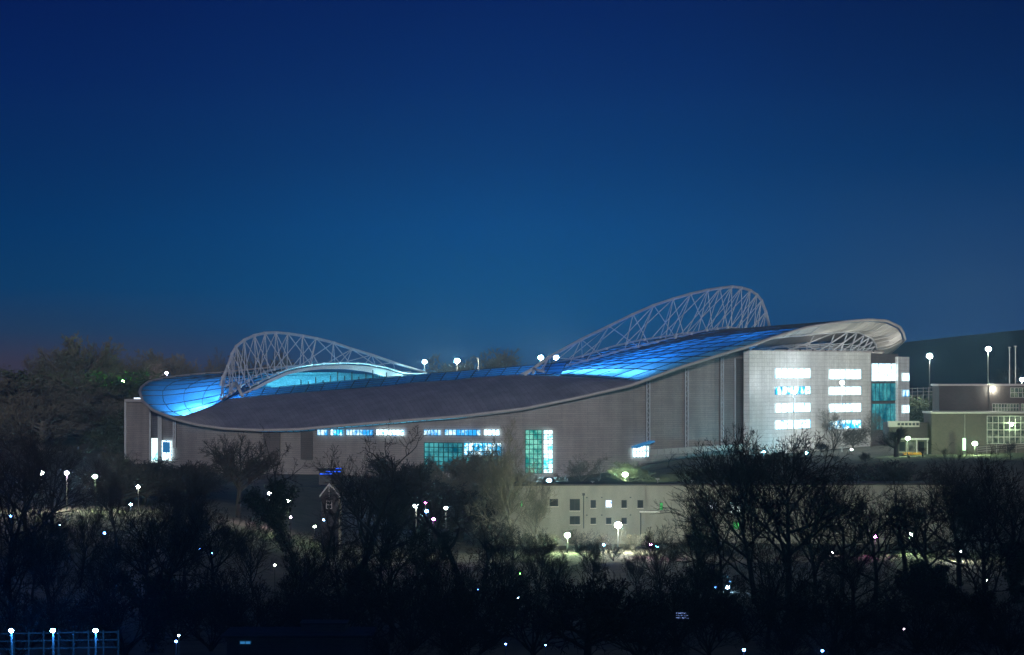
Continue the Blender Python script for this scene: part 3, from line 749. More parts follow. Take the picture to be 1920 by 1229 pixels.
# flat roofed outbuilding at the bottom
OO = at(540, 1215, 300); OO.z = ground(OO.x, 300)-.5
ob = thing('flat_roofed_outbuilding', 'dark flat roofed outbuilding with one dimly lit window at the foot of the wood', 'building', OO)
a, b = at(425, 1196, 300), at(690, 1200, 300)
m = MB(); m.box(a.x, b.x, 300, 309, OO.z-1.5, a.z); m.build('wall', M['brick_dark'], ob, OO)
m = MB(); m.box(a.x-.5, b.x+.5, 299.4, 309.6, a.z+.003, a.z+.25); m.build('roof', M['felt'], ob, OO)
c0, c1 = at(567, 1168, 306), at(650, 1168, 306); m = MB(); m.box(c0.x, c1.x, 304, 308, a.z+.26, c0.z); m.build('roof_room', M['brick_dark'], ob, OO)
m = MB(); m.box(c0.x-.15, c1.x+.15, 303.8, 308.2, c0.z+.003, c0.z+.12); m.build('roof_room_cap', M['felt'], ob, OO)
p, q = at(449.5, 1202, 300), at(470.5, 1208.5, 300); window(Vector((p.x, 300, 0)), Vector((q.x, 300, 0)), q.z, p.z, 2, 1, M['dim_blue'], M['white_paint'], ob, org=OO, bar=.05, depth=.05)
# blue lit kiosk, illuminated board
KO = at(620, 890, 690); KO.z = ground(KO.x, 690)
k_ = thing('kiosk', 'low dark kiosk outlined by blue light strips below the long grey wall', 'kiosk', KO)
kz = at(0, 880, 690).z; kx0, kx1 = at(598, 0, 690).x, at(640, 0, 690).x
m = MB(); m.box(kx0, kx1, 690, 693, KO.z-.5, kz-.1); m.build('body', M['dark_metal'], k_, KO)
m = MB(); m.box(kx0-.3, kx1+.3, 689.6, 693.4, kz-.09, kz+.08); m.build('roof', M['felt'], k_, KO)
gb = glow('blue_strip', (.02, .12, 1.0), 2.5)
for x0, x1, py in ((600, 624, 889), (610, 639, 884.5), (628, 640, 878.8)):
    m = MB(); z = at(0, py, 690).z; m.box(at(x0, 0, 690).x, at(x1, 0, 690).x, 689.5, 689.58, z-.09, z+.09); m.build('light_strip', gb, k_, KO)
IO = at(1280, 1170, 345); IO.z = ground(IO.x, 345)
sg = thing('illuminated_board', 'small board with blue white light bars on two posts low among the trees', 'sign', IO)
m = MB(); x0, x1 = at(1266, 0, 345).x, at(1294, 0, 345).x; zt = at(0, 1147, 345).z; zb_ = at(0, 1162, 345).z; m.box(x0, x1, 345, 345.12, zb_, zt); m.build('board', M['dark_metal'], sg, IO)
for py, c in ((1150, 'a'), (1154.5, 'b'), (1159, 'c')):
    m = MB(); z = at(0, py, 345).z; m.box(x0+.1, x1-.1, 344.9, 344.99, z-.05, z+.05); m.build('light_bar', glow('light_bar_'+c, (.3, .45, 1.0), 1.6), sg, IO)
for x in (x0+.1, x1-.2):
    m = MB(); m.box(x, x+.1, 345.121, 345.22, IO.z-.6, zt); m.build('post', M['dark_metal'], sg, IO)
# flower bed on the bank
p = at(1712, 853, 733); m = MB(); random.seed(3)
fl = thing('flower_bed', 'small orange and yellow planted bed in front of the annex columns', 'flower bed', p)
for i in range(260):
    q = p+Vector((random.uniform(-2.3, 2.3), random.uniform(-.8, .8), random.uniform(-.1, .45))); s = random.uniform(.06, .16)
    m.obox(q, (s, 0, .02), (0, s, .03), (0, 0, s))
m.build('flowers', noisy('marigold', (.45, .12, .02), (.6, .35, .04), 1.5, .8), fl, p)
m = MB(); m.box(p.x-2.5, p.x+2.5, p.y-1, p.y+1, p.z-1.5, p.z-.08); m.build('soil', M['felt'], fl, p)
# fences
g_ = lambda px, Y: Vector((at(px, 0, Y).x, Y, ground(at(px, 0, Y).x, Y)))
rail_fence('rail_fence', 'timber rail fence carrying three blue white lamps at the bottom corner', (g_(-30, 260.5), g_(222, 260.5)), 1.95, 9, M['timber'], 0, M['timber'])
f2 = rail_fence('white_rail_fence', 'thin white rail fence behind the flat roofed outbuilding', (at(448, 1190, 318), at(572, 1190, 318)), .55, 3, M['white_paint'], 0, M['white_paint'])
rail_fence('bank_railing', 'pale timber railing along the grass bank below the brick block', (at(1832, 851, 700), at(1960, 840, 700)), 1.5, 7, M['frame_pale'], 0, M['frame_pale'])
rail_fence('roof_railing', 'tall thin wire fence behind the gap between stadium and brick block', (at(1700, 748, 900), at(1762, 746, 900)), 3.0, 6, M['grey_metal'], 0, M['grey_metal'])
# path on the plateau edge
m = MB(); rows = [[], []]
for i in range(61):
    x = lerp(-70, 100, i/60); y = 684+6*math.sin(x*.03)
    rows[0].append((x, y, ground(x, y)+.03)); rows[1].append((x, y+5, ground(x, y+5)+.03))
m.loft(rows); tag(m.build('path', M['path']), None, None, kind='structure')
# ------------------------------------------------------------------ lamps
COL = {'w': (.96, 1, .82), 'g': (.66, 1, .5), 'p': (1, .72, .92), 'b': (.10, .28, 1.0), 'B': (.04, .3, 1.0), 'c': (.35, .65, 1.0), 'n': (.86, .96, 1.0), 'C': (.1, .75, 1.0), 'G': (.12, 1.0, .08), 'k': (1.0, .12, .75)}
LM = {}
def lampmat(c, s):
    k = (c, s)
    if k not in LM: LM[k] = glow('lamp_glow_%s_%d' % (c, len(LM)), COL[c], s*LS)
    return LM[k]
GRP = {'post': 'street lamps on posts', 'mast': 'tall lamp masts', 'low': 'small low lamps', 'fence': 'blue white lamps along the timber fence'}
def lamp(px, py, Y, c, s, r, kind, label, grp=None, foot=None):
    h = at(px, py, Y); gz = ground(h.x, Y) if foot is None else at(0, foot, Y).z
    gz = min(gz, h.z-.8)
    if kind != 'fence': r *= 1.0; s *= 1.1
    if kind == 'low': s *= .55
    root = thing('street_lamp' if kind in ('post', 'mast') else 'lamp', label, 'lamp', (h.x, Y, gz), grp or GRP[kind]); o = (h.x, Y, gz)
    m = MB(); pr = .09 if kind != 'mast' else .16
    if kind == 'low': pr = .05
    pale_post = 'floodlight mast' in label
    if pale_post: pr = .08
    off = Vector((0, .35 if kind in ('post', 'mast') else r+.06, 0)); top = h+off+Vector((0, 0, .15))
    m.tube([(top.x, top.y, gz-.4), (top.x, top.y, lerp(gz, top.z, .35)), tuple(top)], [pr*1.3, pr, pr*.7], 6)
    m.tube([top, h+Vector((0, 0, r*.9+.06))], pr*.6, 5); m.build('post', M['white_paint' if pale_post else 'lamp_post'], root, o)
    b = MB(); b.ball(h, r, .8, 8, 5); b.build('bulb', lampmat(c, s), root, o, True)
    k = MB(); k.tube([h+Vector((0, 0, r*.78)), h+Vector((0, 0, r*.95)), h+Vector((0, 0, r*1.1))], [r*.75, r*.6, r*.12], 8); k.build('hood', M['dark_metal'], root, o)
    return root
S1 = 60
for a in [
 (77,887,600,'w',S1,.5,'post','greenish white street lamp at the far left, first in a row of three'),
 (125,887,604,'p',S1*.8,.45,'post','pinkish white street lamp, middle of the row of three at left'),
 (178,894,600,'g',S1*.8,.45,'post','green tinged street lamp, third in the row of three at left'),
 (259,913,590,'w',S1*.3,.32,'post','dim warm street lamp below the corner of the stadium wall'),
 (245,946,560,'c',S1*.2,.25,'post','small dim lamp low among branches under the stadium corner'),
 (505,926,585,'p',S1*.5,.38,'post','pinkish lamp just right of the umbrella shaped tree'),
 (540,939,575,'g',S1*.6,.4,'post','white lamp with greenish halo beside the ivy clad tree'),
 (780,949,560,'w',S1*.7,.42,'post','bright warm lamp between bare trees left of the pale block'),
 (836,953,556,'w',S1*.35,.3,'post','smaller warm lamp on a visible post beside the twisted tree'),
 (730,918,640,'b',S1*.8,.4,'post','deep blue lamp behind branches under the long grey wall'),
 (754,923,640,'b',S1*.4,.3,'post','smaller blue lamp right beside the deep blue lamp'),
 (800,959,545,'b',S1*.25,.3,'low','dim blue lamp in the undergrowth between the warm lamps'),
 (813,974,540,'k',S1*.3,.25,'low','magenta light low beside the warm lamp pair'),
 (798,943,560,'k',S1*.2,.18,'low','tiny magenta light just above the dim blue lamp'),
 (725,992,520,'k',S1*.2,.2,'low','tiny magenta light alone in the dark wood left of centre'),
 (1030,902,640,'c',S1*1.0,.5,'post','bright bluish white lamp at the foot of the stair window'),
 (1172,890,660,'g',S1*1.4,.5,'post','yellow green lamp in front of the round bush'),
 (1159,985,575,'w',S1*1.8,.62,'post','largest white lamp in front of the pale block'),
 (1064,1004,568,'g',S1*1.2,.5,'post','yellowish lamp before the pale block wall, lower of its two lamps'),
 (1219,1021,560,'k',S1*.4,.32,'post','pink lamp to the right below the pale block'),
 (1597,846,788,'w',S1*1.8,.55,'post','bright warm lamp at the foot of the white office block'),
 (1702,822,728,'g',S1*.5,.5,'post','bright lamp in front of the dark annex'),
 (1828,832,722,'g',S1*.6,.55,'post','bright yellow green lamp under the gridded hall window'),
 (1641,1007,560,'k',S1*.35,.3,'post','pink lamp seen through bare branches at lower right'),
 (1706,1004,566,'g',S1*.9,.48,'post','white lamp above the lit lower window at right'),
 (1801,1037,548,'w',S1*.9,.45,'post','white lamp between dark trunks at far right'),
 (1561,1037,560,'p',S1*.15,.22,'post','faint pinkish lamp behind the tallest dark trees'),
 (1365,1102,470,'c',S1*.5,.36,'post','blue white lamp in the dark wood right of centre'),
 (1340,1102,470,'b',S1*.15,.2,'low','tiny blue light left of the blue white lamp in the wood'),
 (1395,1219,300,'b',S1*.2,.15,'low','small blue light at the bottom edge right of centre'),
 (1542,1221,300,'b',S1*.15,.13,'low','smaller blue light at the bottom edge under the tall dark trees'),
 (1417,884,690,'w',S1*.25,.25,'post','small white lamp behind branches right of the terrace fence'),
 (948,1208,305,'b',S1*.1,.09,'low','pin prick blue light at the bottom centre, left of its pair'),
 (1023,1210,305,'b',S1*.1,.08,'low','pin prick blue light at the bottom centre, right of its pair'),
 (971,1121,420,'c',S1*.12,.13,'low','tiny white light deep in the dark middle wood'),
 (335,1192,270,'c',S1*.12,.1,'low','tiny white light right of the timber fence'),
 (330,1203,268,'b',S1*.15,.11,'low','tiny blue light right of the timber fence'),
 (373,1030,480,'b',S1*.12,.17,'low','dim blue light deep in the wood at left'),
 (397,1037,480,'b',S1*.12,.15,'low','dim blue light beside another one deep in the wood at left'),
 (796,679,960,'w',S1*1.0,.62,'mast','white lamp behind the roof at the end of the lower arch'),
 (857,677,950,'w',S1*1.4,.75,'mast','brighter white lamp behind the roof between the two arches'),
 (1014,671,930,'w',S1*1.1,.72,'mast','white lamp behind the roof at the near foot of the taller arch'),
 (1043,671,925,'w',S1*1.3,.75,'mast','larger white lamp behind the chord of the taller arch'),
 (1743,668,900,'w',S1*1.4,.7,'mast','white lamp on a tall mast just right of the stadium'),
 (1853,655,800,'w',S1*1.7,.62,'mast','brightest lamp on a tall mast above the brick block'),
 (312,700,1000,'p',S1*.5,.42,'mast','small pinkish lamp above the left rim of the roof'),
 (115,717,1000,'c',S1*.5,.42,'mast','white lamp on a lit post on the wooded slope'),
 (231,715,960,'G',S1*.8,.5,'mast','vivid green lamp in bushes left of the stadium'),
 (163,759,940,'b',S1*.2,.3,'mast','dim blue lamp low on the wooded slope'),
 (1579,718,776,'n',S1*1.15,.5,'mast','dazzling white floodlight mast in front of the second window column of the white block'),
 (1489,736,748,'c',S1*.3,.42,'mast','bluish white floodlight mast in front of the second lit window of the white block'),
 (1432,848,748,'C',90,.3,'low','cyan ground lamp behind branches at the left foot of the white block'),
 (1512,850,770,'C',60,.3,'low','cyan ground lamp behind branches under the first window column'),
 (20,968,470,'b',S1*.12,.2,'low','dim blue light in the wood at the left edge'),
 (112,985,460,'c',S1*.1,.16,'low','faint white light in the wood below the middle row lamp'),
 (196,1000,450,'b',S1*.12,.18,'low','dim blue light in the wood below the green row lamp'),
 (545,970,520,'p',S1*.12,.18,'low','faint pinkish light under the white lamp with greenish halo'),
 (607,975,510,'c',S1*.12,.18,'low','faint white light below the gabled house'),
 (590,988,500,'w',S1*.14,.2,'low','faint warm light down left of the gabled house'),
 (515,1060,440,'w',S1*.1,.16,'low','faint warm light deep in the wood below the umbrella shaped tree'),
 (860,1106,430,'b',S1*.1,.14,'low','tiny blue light in the dark wood left of centre'),
 (896,1106,425,'b',S1*.08,.12,'low','tiny blue light just right of another in the dark wood'),
 (975,1076,430,'G',S1*.05,.1,'low','tiny green light in the dark middle wood'),
 (1132,1022,540,'b',S1*.25,.2,'low','slim blue light under the largest white lamp'),
 (1232,1025,545,'C',S1*.15,.2,'low','small teal light right beside the pink lamp'),
 (1425,885,688,'g',S1*.2,.22,'low','small green white light right of the small white lamp'),
 (1695,1180,310,'p',S1*.05,.08,'low','pin prick pale light at the bottom right'),
 (1850,1088,420,'w',S1*.1,.14,'low','faint warm light between the dark trunks at far right'),
 (1916,712,800,'w',S1*.8,.5,'mast','white lamp cut by the right edge of the picture'),
]: lamp(*a[:7], a[7])
for px, t in ((21, 'blue white fence lamp, leftmost of three'), (99, 'blue white fence lamp, middle of three'), (179, 'blue white fence lamp, rightmost of three')):
    lamp(px, 1183, 256, 'B', 75, .2, 'fence', t)
# wall lamps on the brick block
for px, py, Y, t in ((1862, 730, 750, 'round white wall lamp high on the brick block'), (1896, 797, 734.3, 'green white wall lamp in front of the gridded hall window')):
    h = at(px, py, Y); root = thing('wall_lamp', t, 'lamp', h)
    m = MB(); m.ball(h, .3, 1, 8, 5); m.build('bulb', lampmat('w' if Y > 740 else 'g', S1*.35), root, h, True)
    m = MB(); m.obox(h+Vector((-.1, .35, -.1)), (.2, 0, 0), (0, .34, 0), (0, 0, .2)); m.build('bracket', M['dark_metal'], root, h)
# lit pillar in front of the annex
h = at(1808, 845, 728); root = thing('lit_pillar', 'upright green white light pillar before the annex', 'light pillar', (h.x, 728, ground(h.x, 728)))
m = MB(); m.box(h.x-.32, h.x+.32, 728, 728.5, h.z, at(0, 822, 728).z); m.build('panel', glow('pillar_light', (.6, 1, .6), 2.5), root, (h.x, 728, ground(h.x, 728)))
m = MB(); m.box(h.x-.4, h.x+.4, 727.9, 728.6, ground(h.x, 728)-.3, h.z-.003); m.build('base', M['dark_metal'], root, (h.x, 728, ground(h.x, 728)))
# unlit twin masts and single post
for px, py, Y, t in ((1893, 652, 820, 'unlit thin mast, left of a pair above the brick block'), (1904, 650, 820, 'unlit thin mast, right of a pair above the brick block'), (897, 674, 960, 'unlit thin mast behind the roof right of the lamps')):
    h = at(px, py, Y); gz = ground(h.x, Y); root = thing('mast', t, 'mast', (h.x, Y, gz), 'unlit masts')
    m = MB(); m.tube([(h.x, Y, gz-.4), tuple(h)], [.16, .1], 6); m.build('post', M['grey_metal'], root, (h.x, Y, gz))
    m = MB(); m.obox(h+Vector((-.45, -.15, -.02)), (.8, 0, 0), (0, .3, 0), (0, 0, .16)); m.build('head', M['grey_metal'], root, (h.x, Y, gz))
# ------------------------------------------------------------------ trees
def rdir(d, ang, az):
    a = d.orthogonal().normalized(); b = d.cross(a)
    return (d*math.cos(ang)+(a*math.cos(az)+b*math.sin(az))*math.sin(ang)).normalized()
def grow(tk, cr, p, d, L, r, lv, S, rnd):
    k = S['seg'][lv]; pts = [p]; rad = [r]; dirs = [d]; j = S['jit'][lv]; up = S['up'][lv]; e = S['tip'][lv]
    for i in range(k):
        d = (d+Vector((rnd.gauss(0, j), rnd.gauss(0, j), rnd.gauss(0, j)*.7+up))).normalized()
        p = p+d*(L/k); pts.append(p); dirs.append(d); rad.append(max(S['rmin'], r*(1-(1-e)*(i+1)/k)))
    (tk if lv <= S['tl'] else cr).tube(pts, rad, S['sides'][lv], cap=False)
    if lv+1 >= len(S['seg']): return
    n = S['n'][lv]; az = rnd.uniform(0, 6.28)
    if S.get('vary'): n = max(1, int(round(n*rnd.uniform(.75, 1.25))))
    for c in range(n):
        f = lerp(S['st'][lv], 1.0, (c+rnd.random())/n); x = f*k; i = min(k-1, int(x)); q = pts[i].lerp(pts[i+1], x-i)
        rr = lerp(rad[i], rad[i+1], x-i); az += 2.4+rnd.uniform(-.5, .5)
        ang = math.radians(S['ang'][lv]*rnd.uniform(.7, 1.3)*(1.15-.4*f))
        ln = L*S['lr'][lv]*rnd.uniform(.7, 1.2)*(1.25-.6*f if lv == 0 else 1.15-.5*f)
        grow(tk, cr, q, rdir(dirs[i], ang, az), ln, max(S['rmin'], min(rr*.8, r*S['rr'][lv])), lv+1, S, rnd)
D = dict(sides=[7, 5, 4, 3, 3, 3], rmin=.016, tl=1, vary=True)
SP = {
 'oak': dict(D, H=15, L=.62, r=.34, seg=[6, 6, 5, 3, 2, 1], jit=[.06, .14, .14, .12, .1, .1], up=[.03, .07, .06, .05, .03, .02], tip=[.3, .3, .35, .5, .6, .8], n=[10, 8, 5, 3, 2], st=[.26, .25, .15, .1, .1], ang=[58, 46, 42, 36, 32], lr=[.8, .58, .58, .66, .72], rr=[.5, .5, .5, .6, .7]),
 'vase': dict(D, H=16, L=.7, r=.28, seg=[7, 6, 5, 3, 2, 1], jit=[.05, .09, .1, .1, .1, .1], up=[.04, .1, .1, .08, .05, .03], tip=[.2, .3, .35, .5, .6, .8], n=[12, 8, 5, 3, 2], st=[.2, .2, .12, .1, .1], ang=[42, 36, 34, 32, 30], lr=[.66, .56, .58, .66, .72], rr=[.45, .5, .5, .6, .7]),
 'fan': dict(D, H=12, L=.52, r=.34, seg=[5, 6, 5, 3, 2, 1], jit=[.04, .1, .1, .1, .1, .1], up=[.03, .05, .06, .05, .03, .02], tip=[.6, .35, .4, .5, .6, .8], n=[13, 9, 6, 4, 2], st=[.58, .25, .2, .15, .1], ang=[58, 38, 34, 32, 30], lr=[1.0, .52, .55, .62, .7], rr=[.5, .55, .55, .6, .7]),
 'snag': dict(D, H=15, L=.85, r=.36, seg=[10, 7, 5, 3, 2], jit=[.16, .3, .32, .3, .3], up=[.05, .07, .05, .04, .02], tip=[.15, .25, .3, .5, .6], n=[7, 5, 4, 3], st=[.35, .3, .3, .3], ang=[50, 55, 55, 50], lr=[.42, .5, .5, .5], rr=[.5, .5, .55, .6]),
 'pollard': dict(D, H=8, L=.42, r=.42, seg=[4, 5, 6, 2, 1], jit=[.06, .2, .05, .1, .1], up=[.02, .12, .14, .1, .05], tip=[.8, .7, .25, .5, .6], n=[6, 16, 5, 3], st=[.5, .35, .2, .3], ang=[42, 40, 28, 26], lr=[.75, .95, .5, .5], rr=[.6, .13, .5, .6]),
 'round': dict(D, H=7, L=.4, r=.2, seg=[4, 5, 4, 3, 2, 1], jit=[.06, .1, .1, .1, .1, .1], up=[.02, .03, .03, .03, .02, .02], tip=[.5, .3, .4, .5, .6, .8], n=[14, 9, 5, 3, 2], st=[.28, .2, .15, .1, .1], ang=[64, 42, 38, 34, 32], lr=[1.0, .55, .56, .64, .7], rr=[.5, .5, .5, .6, .7]),
 'thicket': dict(D, H=8, L=.12, r=.22, seg=[2, 6, 5, 3, 2, 1], jit=[.05, .1, .12, .1, .1, .1], up=[0, .07, .06, .05, .03, .02], tip=[.8, .25, .35, .5, .6, .8], n=[11, 7, 5, 3, 2], st=[.1, .2, .2, .2, .2], ang=[48, 36, 38, 38, 36], lr=[6.5, .46, .56, .64, .7], rr=[.35, .5, .5, .6, .7]),
}
PROTO = {}
def leaves(m, pts, n, spread, size, rnd):
    for _ in range(n):
        c = rnd.choice(pts); q = Vector(c)+Vector((rnd.gauss(0, spread), rnd.gauss(0, spread), rnd.gauss(0, spread*.8)))
        a = Vector((rnd.gauss(0, 1), rnd.gauss(0, 1), rnd.gauss(0, 1))).normalized(); b = a.orthogonal().normalized(); s = size*rnd.uniform(.5, 1.3)
        m.add([q-a*s, q+b*s*.55, q+a*s, q-b*s*.55], [(0, 1, 2, 3)])
def proto(sp, seed, bark='bark', twig='twig', ivy=0, leafy=0):
    key = (sp, seed, bark, ivy, leafy)
    if key in PROTO: return PROTO[key]
    base = (sp, seed)
    S = SP[sp]; rnd = random.Random(seed*77+len(sp)); tk, cr = MB(), MB()
    S = dict(S)
    grow(tk, cr, Vector((0, 0, -.3)), Vector((0, 0, 1)), S['H']*S['L'], S['r'], 0, S, rnd)
    zs = [v[2] for v in cr.v]; top = sorted(zs)[int(len(zs)*.998)]
    rt = bpy.data.objects.new('bare_tree', None); tkm = tk.build('trunk', M[bark], rt); crm = cr.build('crown', M[twig], rt)
    if ivy:
        m = MB(); pts = [v for v in tk.v if v[2] < top*ivy]; leaves(m, pts, 9000, .38, .17, rnd); m.build('ivy', M['ivy'], rt)
    if leafy:
        m = MB(); pts = [v for v in cr.v[::3]]; leaves(m, pts, leafy, .25, .2, rnd); m.build('foliage', M['ever'], rt)
    PROTO[key] = (rt, top); print('proto', key, len(tk.f)+len(cr.f)); return PROTO[key]
def bushproto(seed):
    key = ('bush', seed)
    if key in PROTO: return PROTO[key]
    rnd = random.Random(seed); tk, cr = MB(), MB(); pts = []
    for i in range(9):
        a = rnd.uniform(0, 6.28); r = rnd.uniform(.2, 1.5); p = Vector((math.cos(a)*r, math.sin(a)*r, rnd.uniform(2.4, 5.4)))
        tk.tube([(0, 0, -.3), p*.5+Vector((0, 0, .3)), p], [.12, .08, .03], 5)
        for _ in range(14):
            pts.append(p+Vector((rnd.gauss(0, .75), rnd.gauss(0, .75), rnd.gauss(0, .7))))
            pts.append((p*.55+Vector((rnd.gauss(0, 1.0), rnd.gauss(0, 1.0), rnd.gauss(0, .7)))))
    leaves(cr, pts, 9000, .3, .16, rnd)
    rt = bpy.data.objects.new('bush', None); tk.build('trunk', M['bark'], rt); cr.build('crown', M['ever'], rt)
    PROTO[key] = (rt, 6.2); return PROTO[key]
NT = [0]
def tree(px, py, Y, sp, seed, label, wide=1.0, pale=False, ivy=0, leafy=0, rot=None, group=None, gz=None):
    if sp == 'bush': rt, top = bushproto(seed)
    else: rt, top = proto(sp, seed, 'lit_bark' if pale else 'bark', 'pale_twig' if pale else 'twig', ivy, leafy)
    h = at(px, py, Y); z = ground(h.x, Y) if gz is None else gz; s = (h.z-z)/top
    o = copy_tree(rt); o.name = 'bush' if sp == 'bush' else 'bare_tree'; NT[0] += 1
    o.location = (h.x, Y, z); o.scale = (s*wide, s*wide, s); o.rotation_euler = (0, 0, rot if rot is not None else (NT[0]*2.399) % 6.283)
    tag(o, label, 'bush' if sp == 'bush' else 'tree', group); return o
G1, G2, G3, G4 = 'bare trees in the foreground wood', 'trees between the wood and the stadium', 'trees on the slope behind the stadium', 'thickets along the bottom of the wood'
# --- between the wood and the stadium
for a, k in [
 ((447,815,600,'fan',1,'bare tree with a wide umbrella shaped crown against the stadium wall'), dict(wide=1.12)),
 ((1090,850,690,'thicket',2,'thick many stemmed tree with dense upright shoots right of the stair window'), dict(pale=True, wide=1.15)),
 ((1122,856,688,'snag',2,'crooked low tree leaning right beside the many stemmed tree'), dict(pale=True, wide=1.3)),
 ((1252,846,690,'snag',3,'forked bare tree standing alone on the grass below the lit lobby'), dict(wide=1.15)),
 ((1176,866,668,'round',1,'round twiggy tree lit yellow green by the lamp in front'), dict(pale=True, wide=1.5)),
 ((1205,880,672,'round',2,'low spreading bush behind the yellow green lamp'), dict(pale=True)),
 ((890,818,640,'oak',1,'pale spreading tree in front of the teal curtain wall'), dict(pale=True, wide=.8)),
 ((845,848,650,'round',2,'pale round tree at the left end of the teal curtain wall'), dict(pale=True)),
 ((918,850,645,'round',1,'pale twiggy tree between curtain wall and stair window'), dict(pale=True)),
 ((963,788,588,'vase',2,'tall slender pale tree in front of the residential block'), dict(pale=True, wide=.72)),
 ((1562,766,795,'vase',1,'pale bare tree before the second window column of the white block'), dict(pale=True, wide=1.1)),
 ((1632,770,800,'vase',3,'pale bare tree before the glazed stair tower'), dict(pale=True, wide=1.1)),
 ((1600,800,785,'round',2,'smaller pale tree between two taller ones before the white block'), dict(pale=True)),
 ((1680,800,722,'pollard',2,'pollard with twisted limbs in front of the annex'), dict(wide=1.2)),
 ((1730,838,715,'pollard',1,'low pollard on the green bank before the annex columns'), dict(wide=1.1)),
 ((1540,828,780,'round',1,'low round tree under the first window column of the white block'), {}),
 ((1770,838,690,'vase',2,'slim bare tree on the green bank below the brick block'), {}),
 ((1895,826,690,'oak',2,'spreading bare tree on the bank in front of the railing'), {}),
 ((1895,690,830,'vase',1,'bare tree rising behind the brick block roof by the twin masts'), dict(wide=.8)),
 ((745,850,640,'round',2,'dim round tree under the bright strip windows'), {}),
 ((780,872,620,'round',1,'low round tree left of the curtain wall'), {}),
 ((700,870,640,'oak',1,'dim spreading tree under the dimmer strip windows'), {}),
 ((1340,870,640,'round',2,'low round tree under the terrace fence'), {}),
 ((1390,865,650,'round',1,'low round tree at the right end of the terrace fence'), {}),
 ((1010,880,640,'round',2,'small twiggy tree under the stair window'), dict(pale=True)),
]: tree(*a, group=G2, **k)
for px, py, Y, sd, t in [(248,858,640,1,'dark bush at the foot of the service block'),(272,866,630,2,'dark bush left of the lit corner doorway'),(303,868,635,3,'dark bush under the lit corner doorway'),(335,866,640,1,'dark bush right of the lit corner doorway'),
                         (362,872,630,2,'dark bush between doorway and umbrella shaped tree'),(230,872,620,3,'low dark bush beside the pinkish row lamp'),(820,905,600,2,'dark bush left of the residential block'),(860,900,610,1,'dark bush at the near corner of the residential block'),
                         (1420,880,660,3,'dark bush by the small white lamp'),(1480,872,670,2,'dark bush below the white office block'),(1650,862,640,1,'bush on the bank left of the annex')]:
    tree(px, py, Y, 'round', 1+sd % 2, t.replace('bush', 'twiggy bush'), wide=1.6, group='dark bushes below the stadium')
for px, py, Y, sd, wd, t in [(985,998,572,1,1.2,'pale thicket below the slender pale tree'),(1030,1003,578,2,1.2,'pale thicket left of the yellowish lamp'),(1085,1000,582,3,1.2,'pale thicket right of the yellowish lamp'),(1130,1006,580,1,1.0,'pale thicket left of the largest white lamp'),
   (1185,1000,583,2,1.2,'pale thicket right of the largest white lamp'),(1243,1034,570,3,1.1,'pale thicket around the pink and teal lights'),(1290,1008,575,1,1.2,'pale thicket below the lit block windows'),(1345,1010,575,2,1.2,'pale thicket below the bright stair window of the block'),
   (930,985,575,3,1.3,'pale thicket at the foot of the near end of the block'),(1500,1020,578,1,1.4,'pale thicket low behind the tallest pair'),(1650,1030,578,2,1.4,'pale thicket low behind the lower right pink lamp')]:
    tree(px, py-8, Y, 'thicket', sd, t.replace('pale thicket', 'pale thicket' if sd == 2 else 'brown thicket'), wide=wd, pale=sd == 2, group=G2)
for px, py, Y, sp_, sd, pl, t in [(930,872,592,'oak',1,True,'pale bare tree before the near end of the residential block'),(1003,905,590,'vase',1,True,'smaller pale tree right of the slender pale tree'),
   (1450,846,672,'round',2,False,'dim round tree under the cyan ground lamp of the white block'),(1565,852,680,'oak',1,False,'dim spreading tree under the pale trees of the white block'),(1622,848,690,'round',1,False,'dim round tree left of the annex pollard'),(1800,852,680,'oak',2,False,'dim spreading tree below the lit light pillar'),(1850,858,676,'round',2,False,'dim round tree below the bank railing'),(1705,852,690,'vase',1,False,'dim slim tree before the orange flower bed')]:
    tree(px, py, Y, sp_, sd, t, pale=pl, group=G2)
for px, py, sd, t in [(962,1008,1,'below the slender pale tree trunk'),(1008,1014,2,'left below the yellowish lamp'),(1100,1012,3,'between yellowish lamp and largest white lamp'),(1150,1020,1,'right under the largest white lamp'),(1203,1040,2,'left below the pink and teal lights'),(1262,1022,3,'right of the pink and teal lights'),(1315,1012,1,'under the teal lower block window'),
   (1375,1010,2,'under the small blue lower block window'),(1540,1012,3,'left of the faint pinkish lamp'),(1600,1018,1,'right of the faint pinkish lamp'),(1668,1014,2,'right of the lower right pink lamp'),(1760,1012,3,'right of the lit lower window'),(200,985,1,'below the green tinged row lamp'),(120,975,2,'below the middle row lamp'),(430,985,3,'under the umbrella shaped tree'),(530,985,1,'under the ivy clad trunk')]:
    tree(px, py, 548, 'thicket', sd, 'dark lamplit thicket '+t, wide=1.35, group='thickets in front of the residential block')
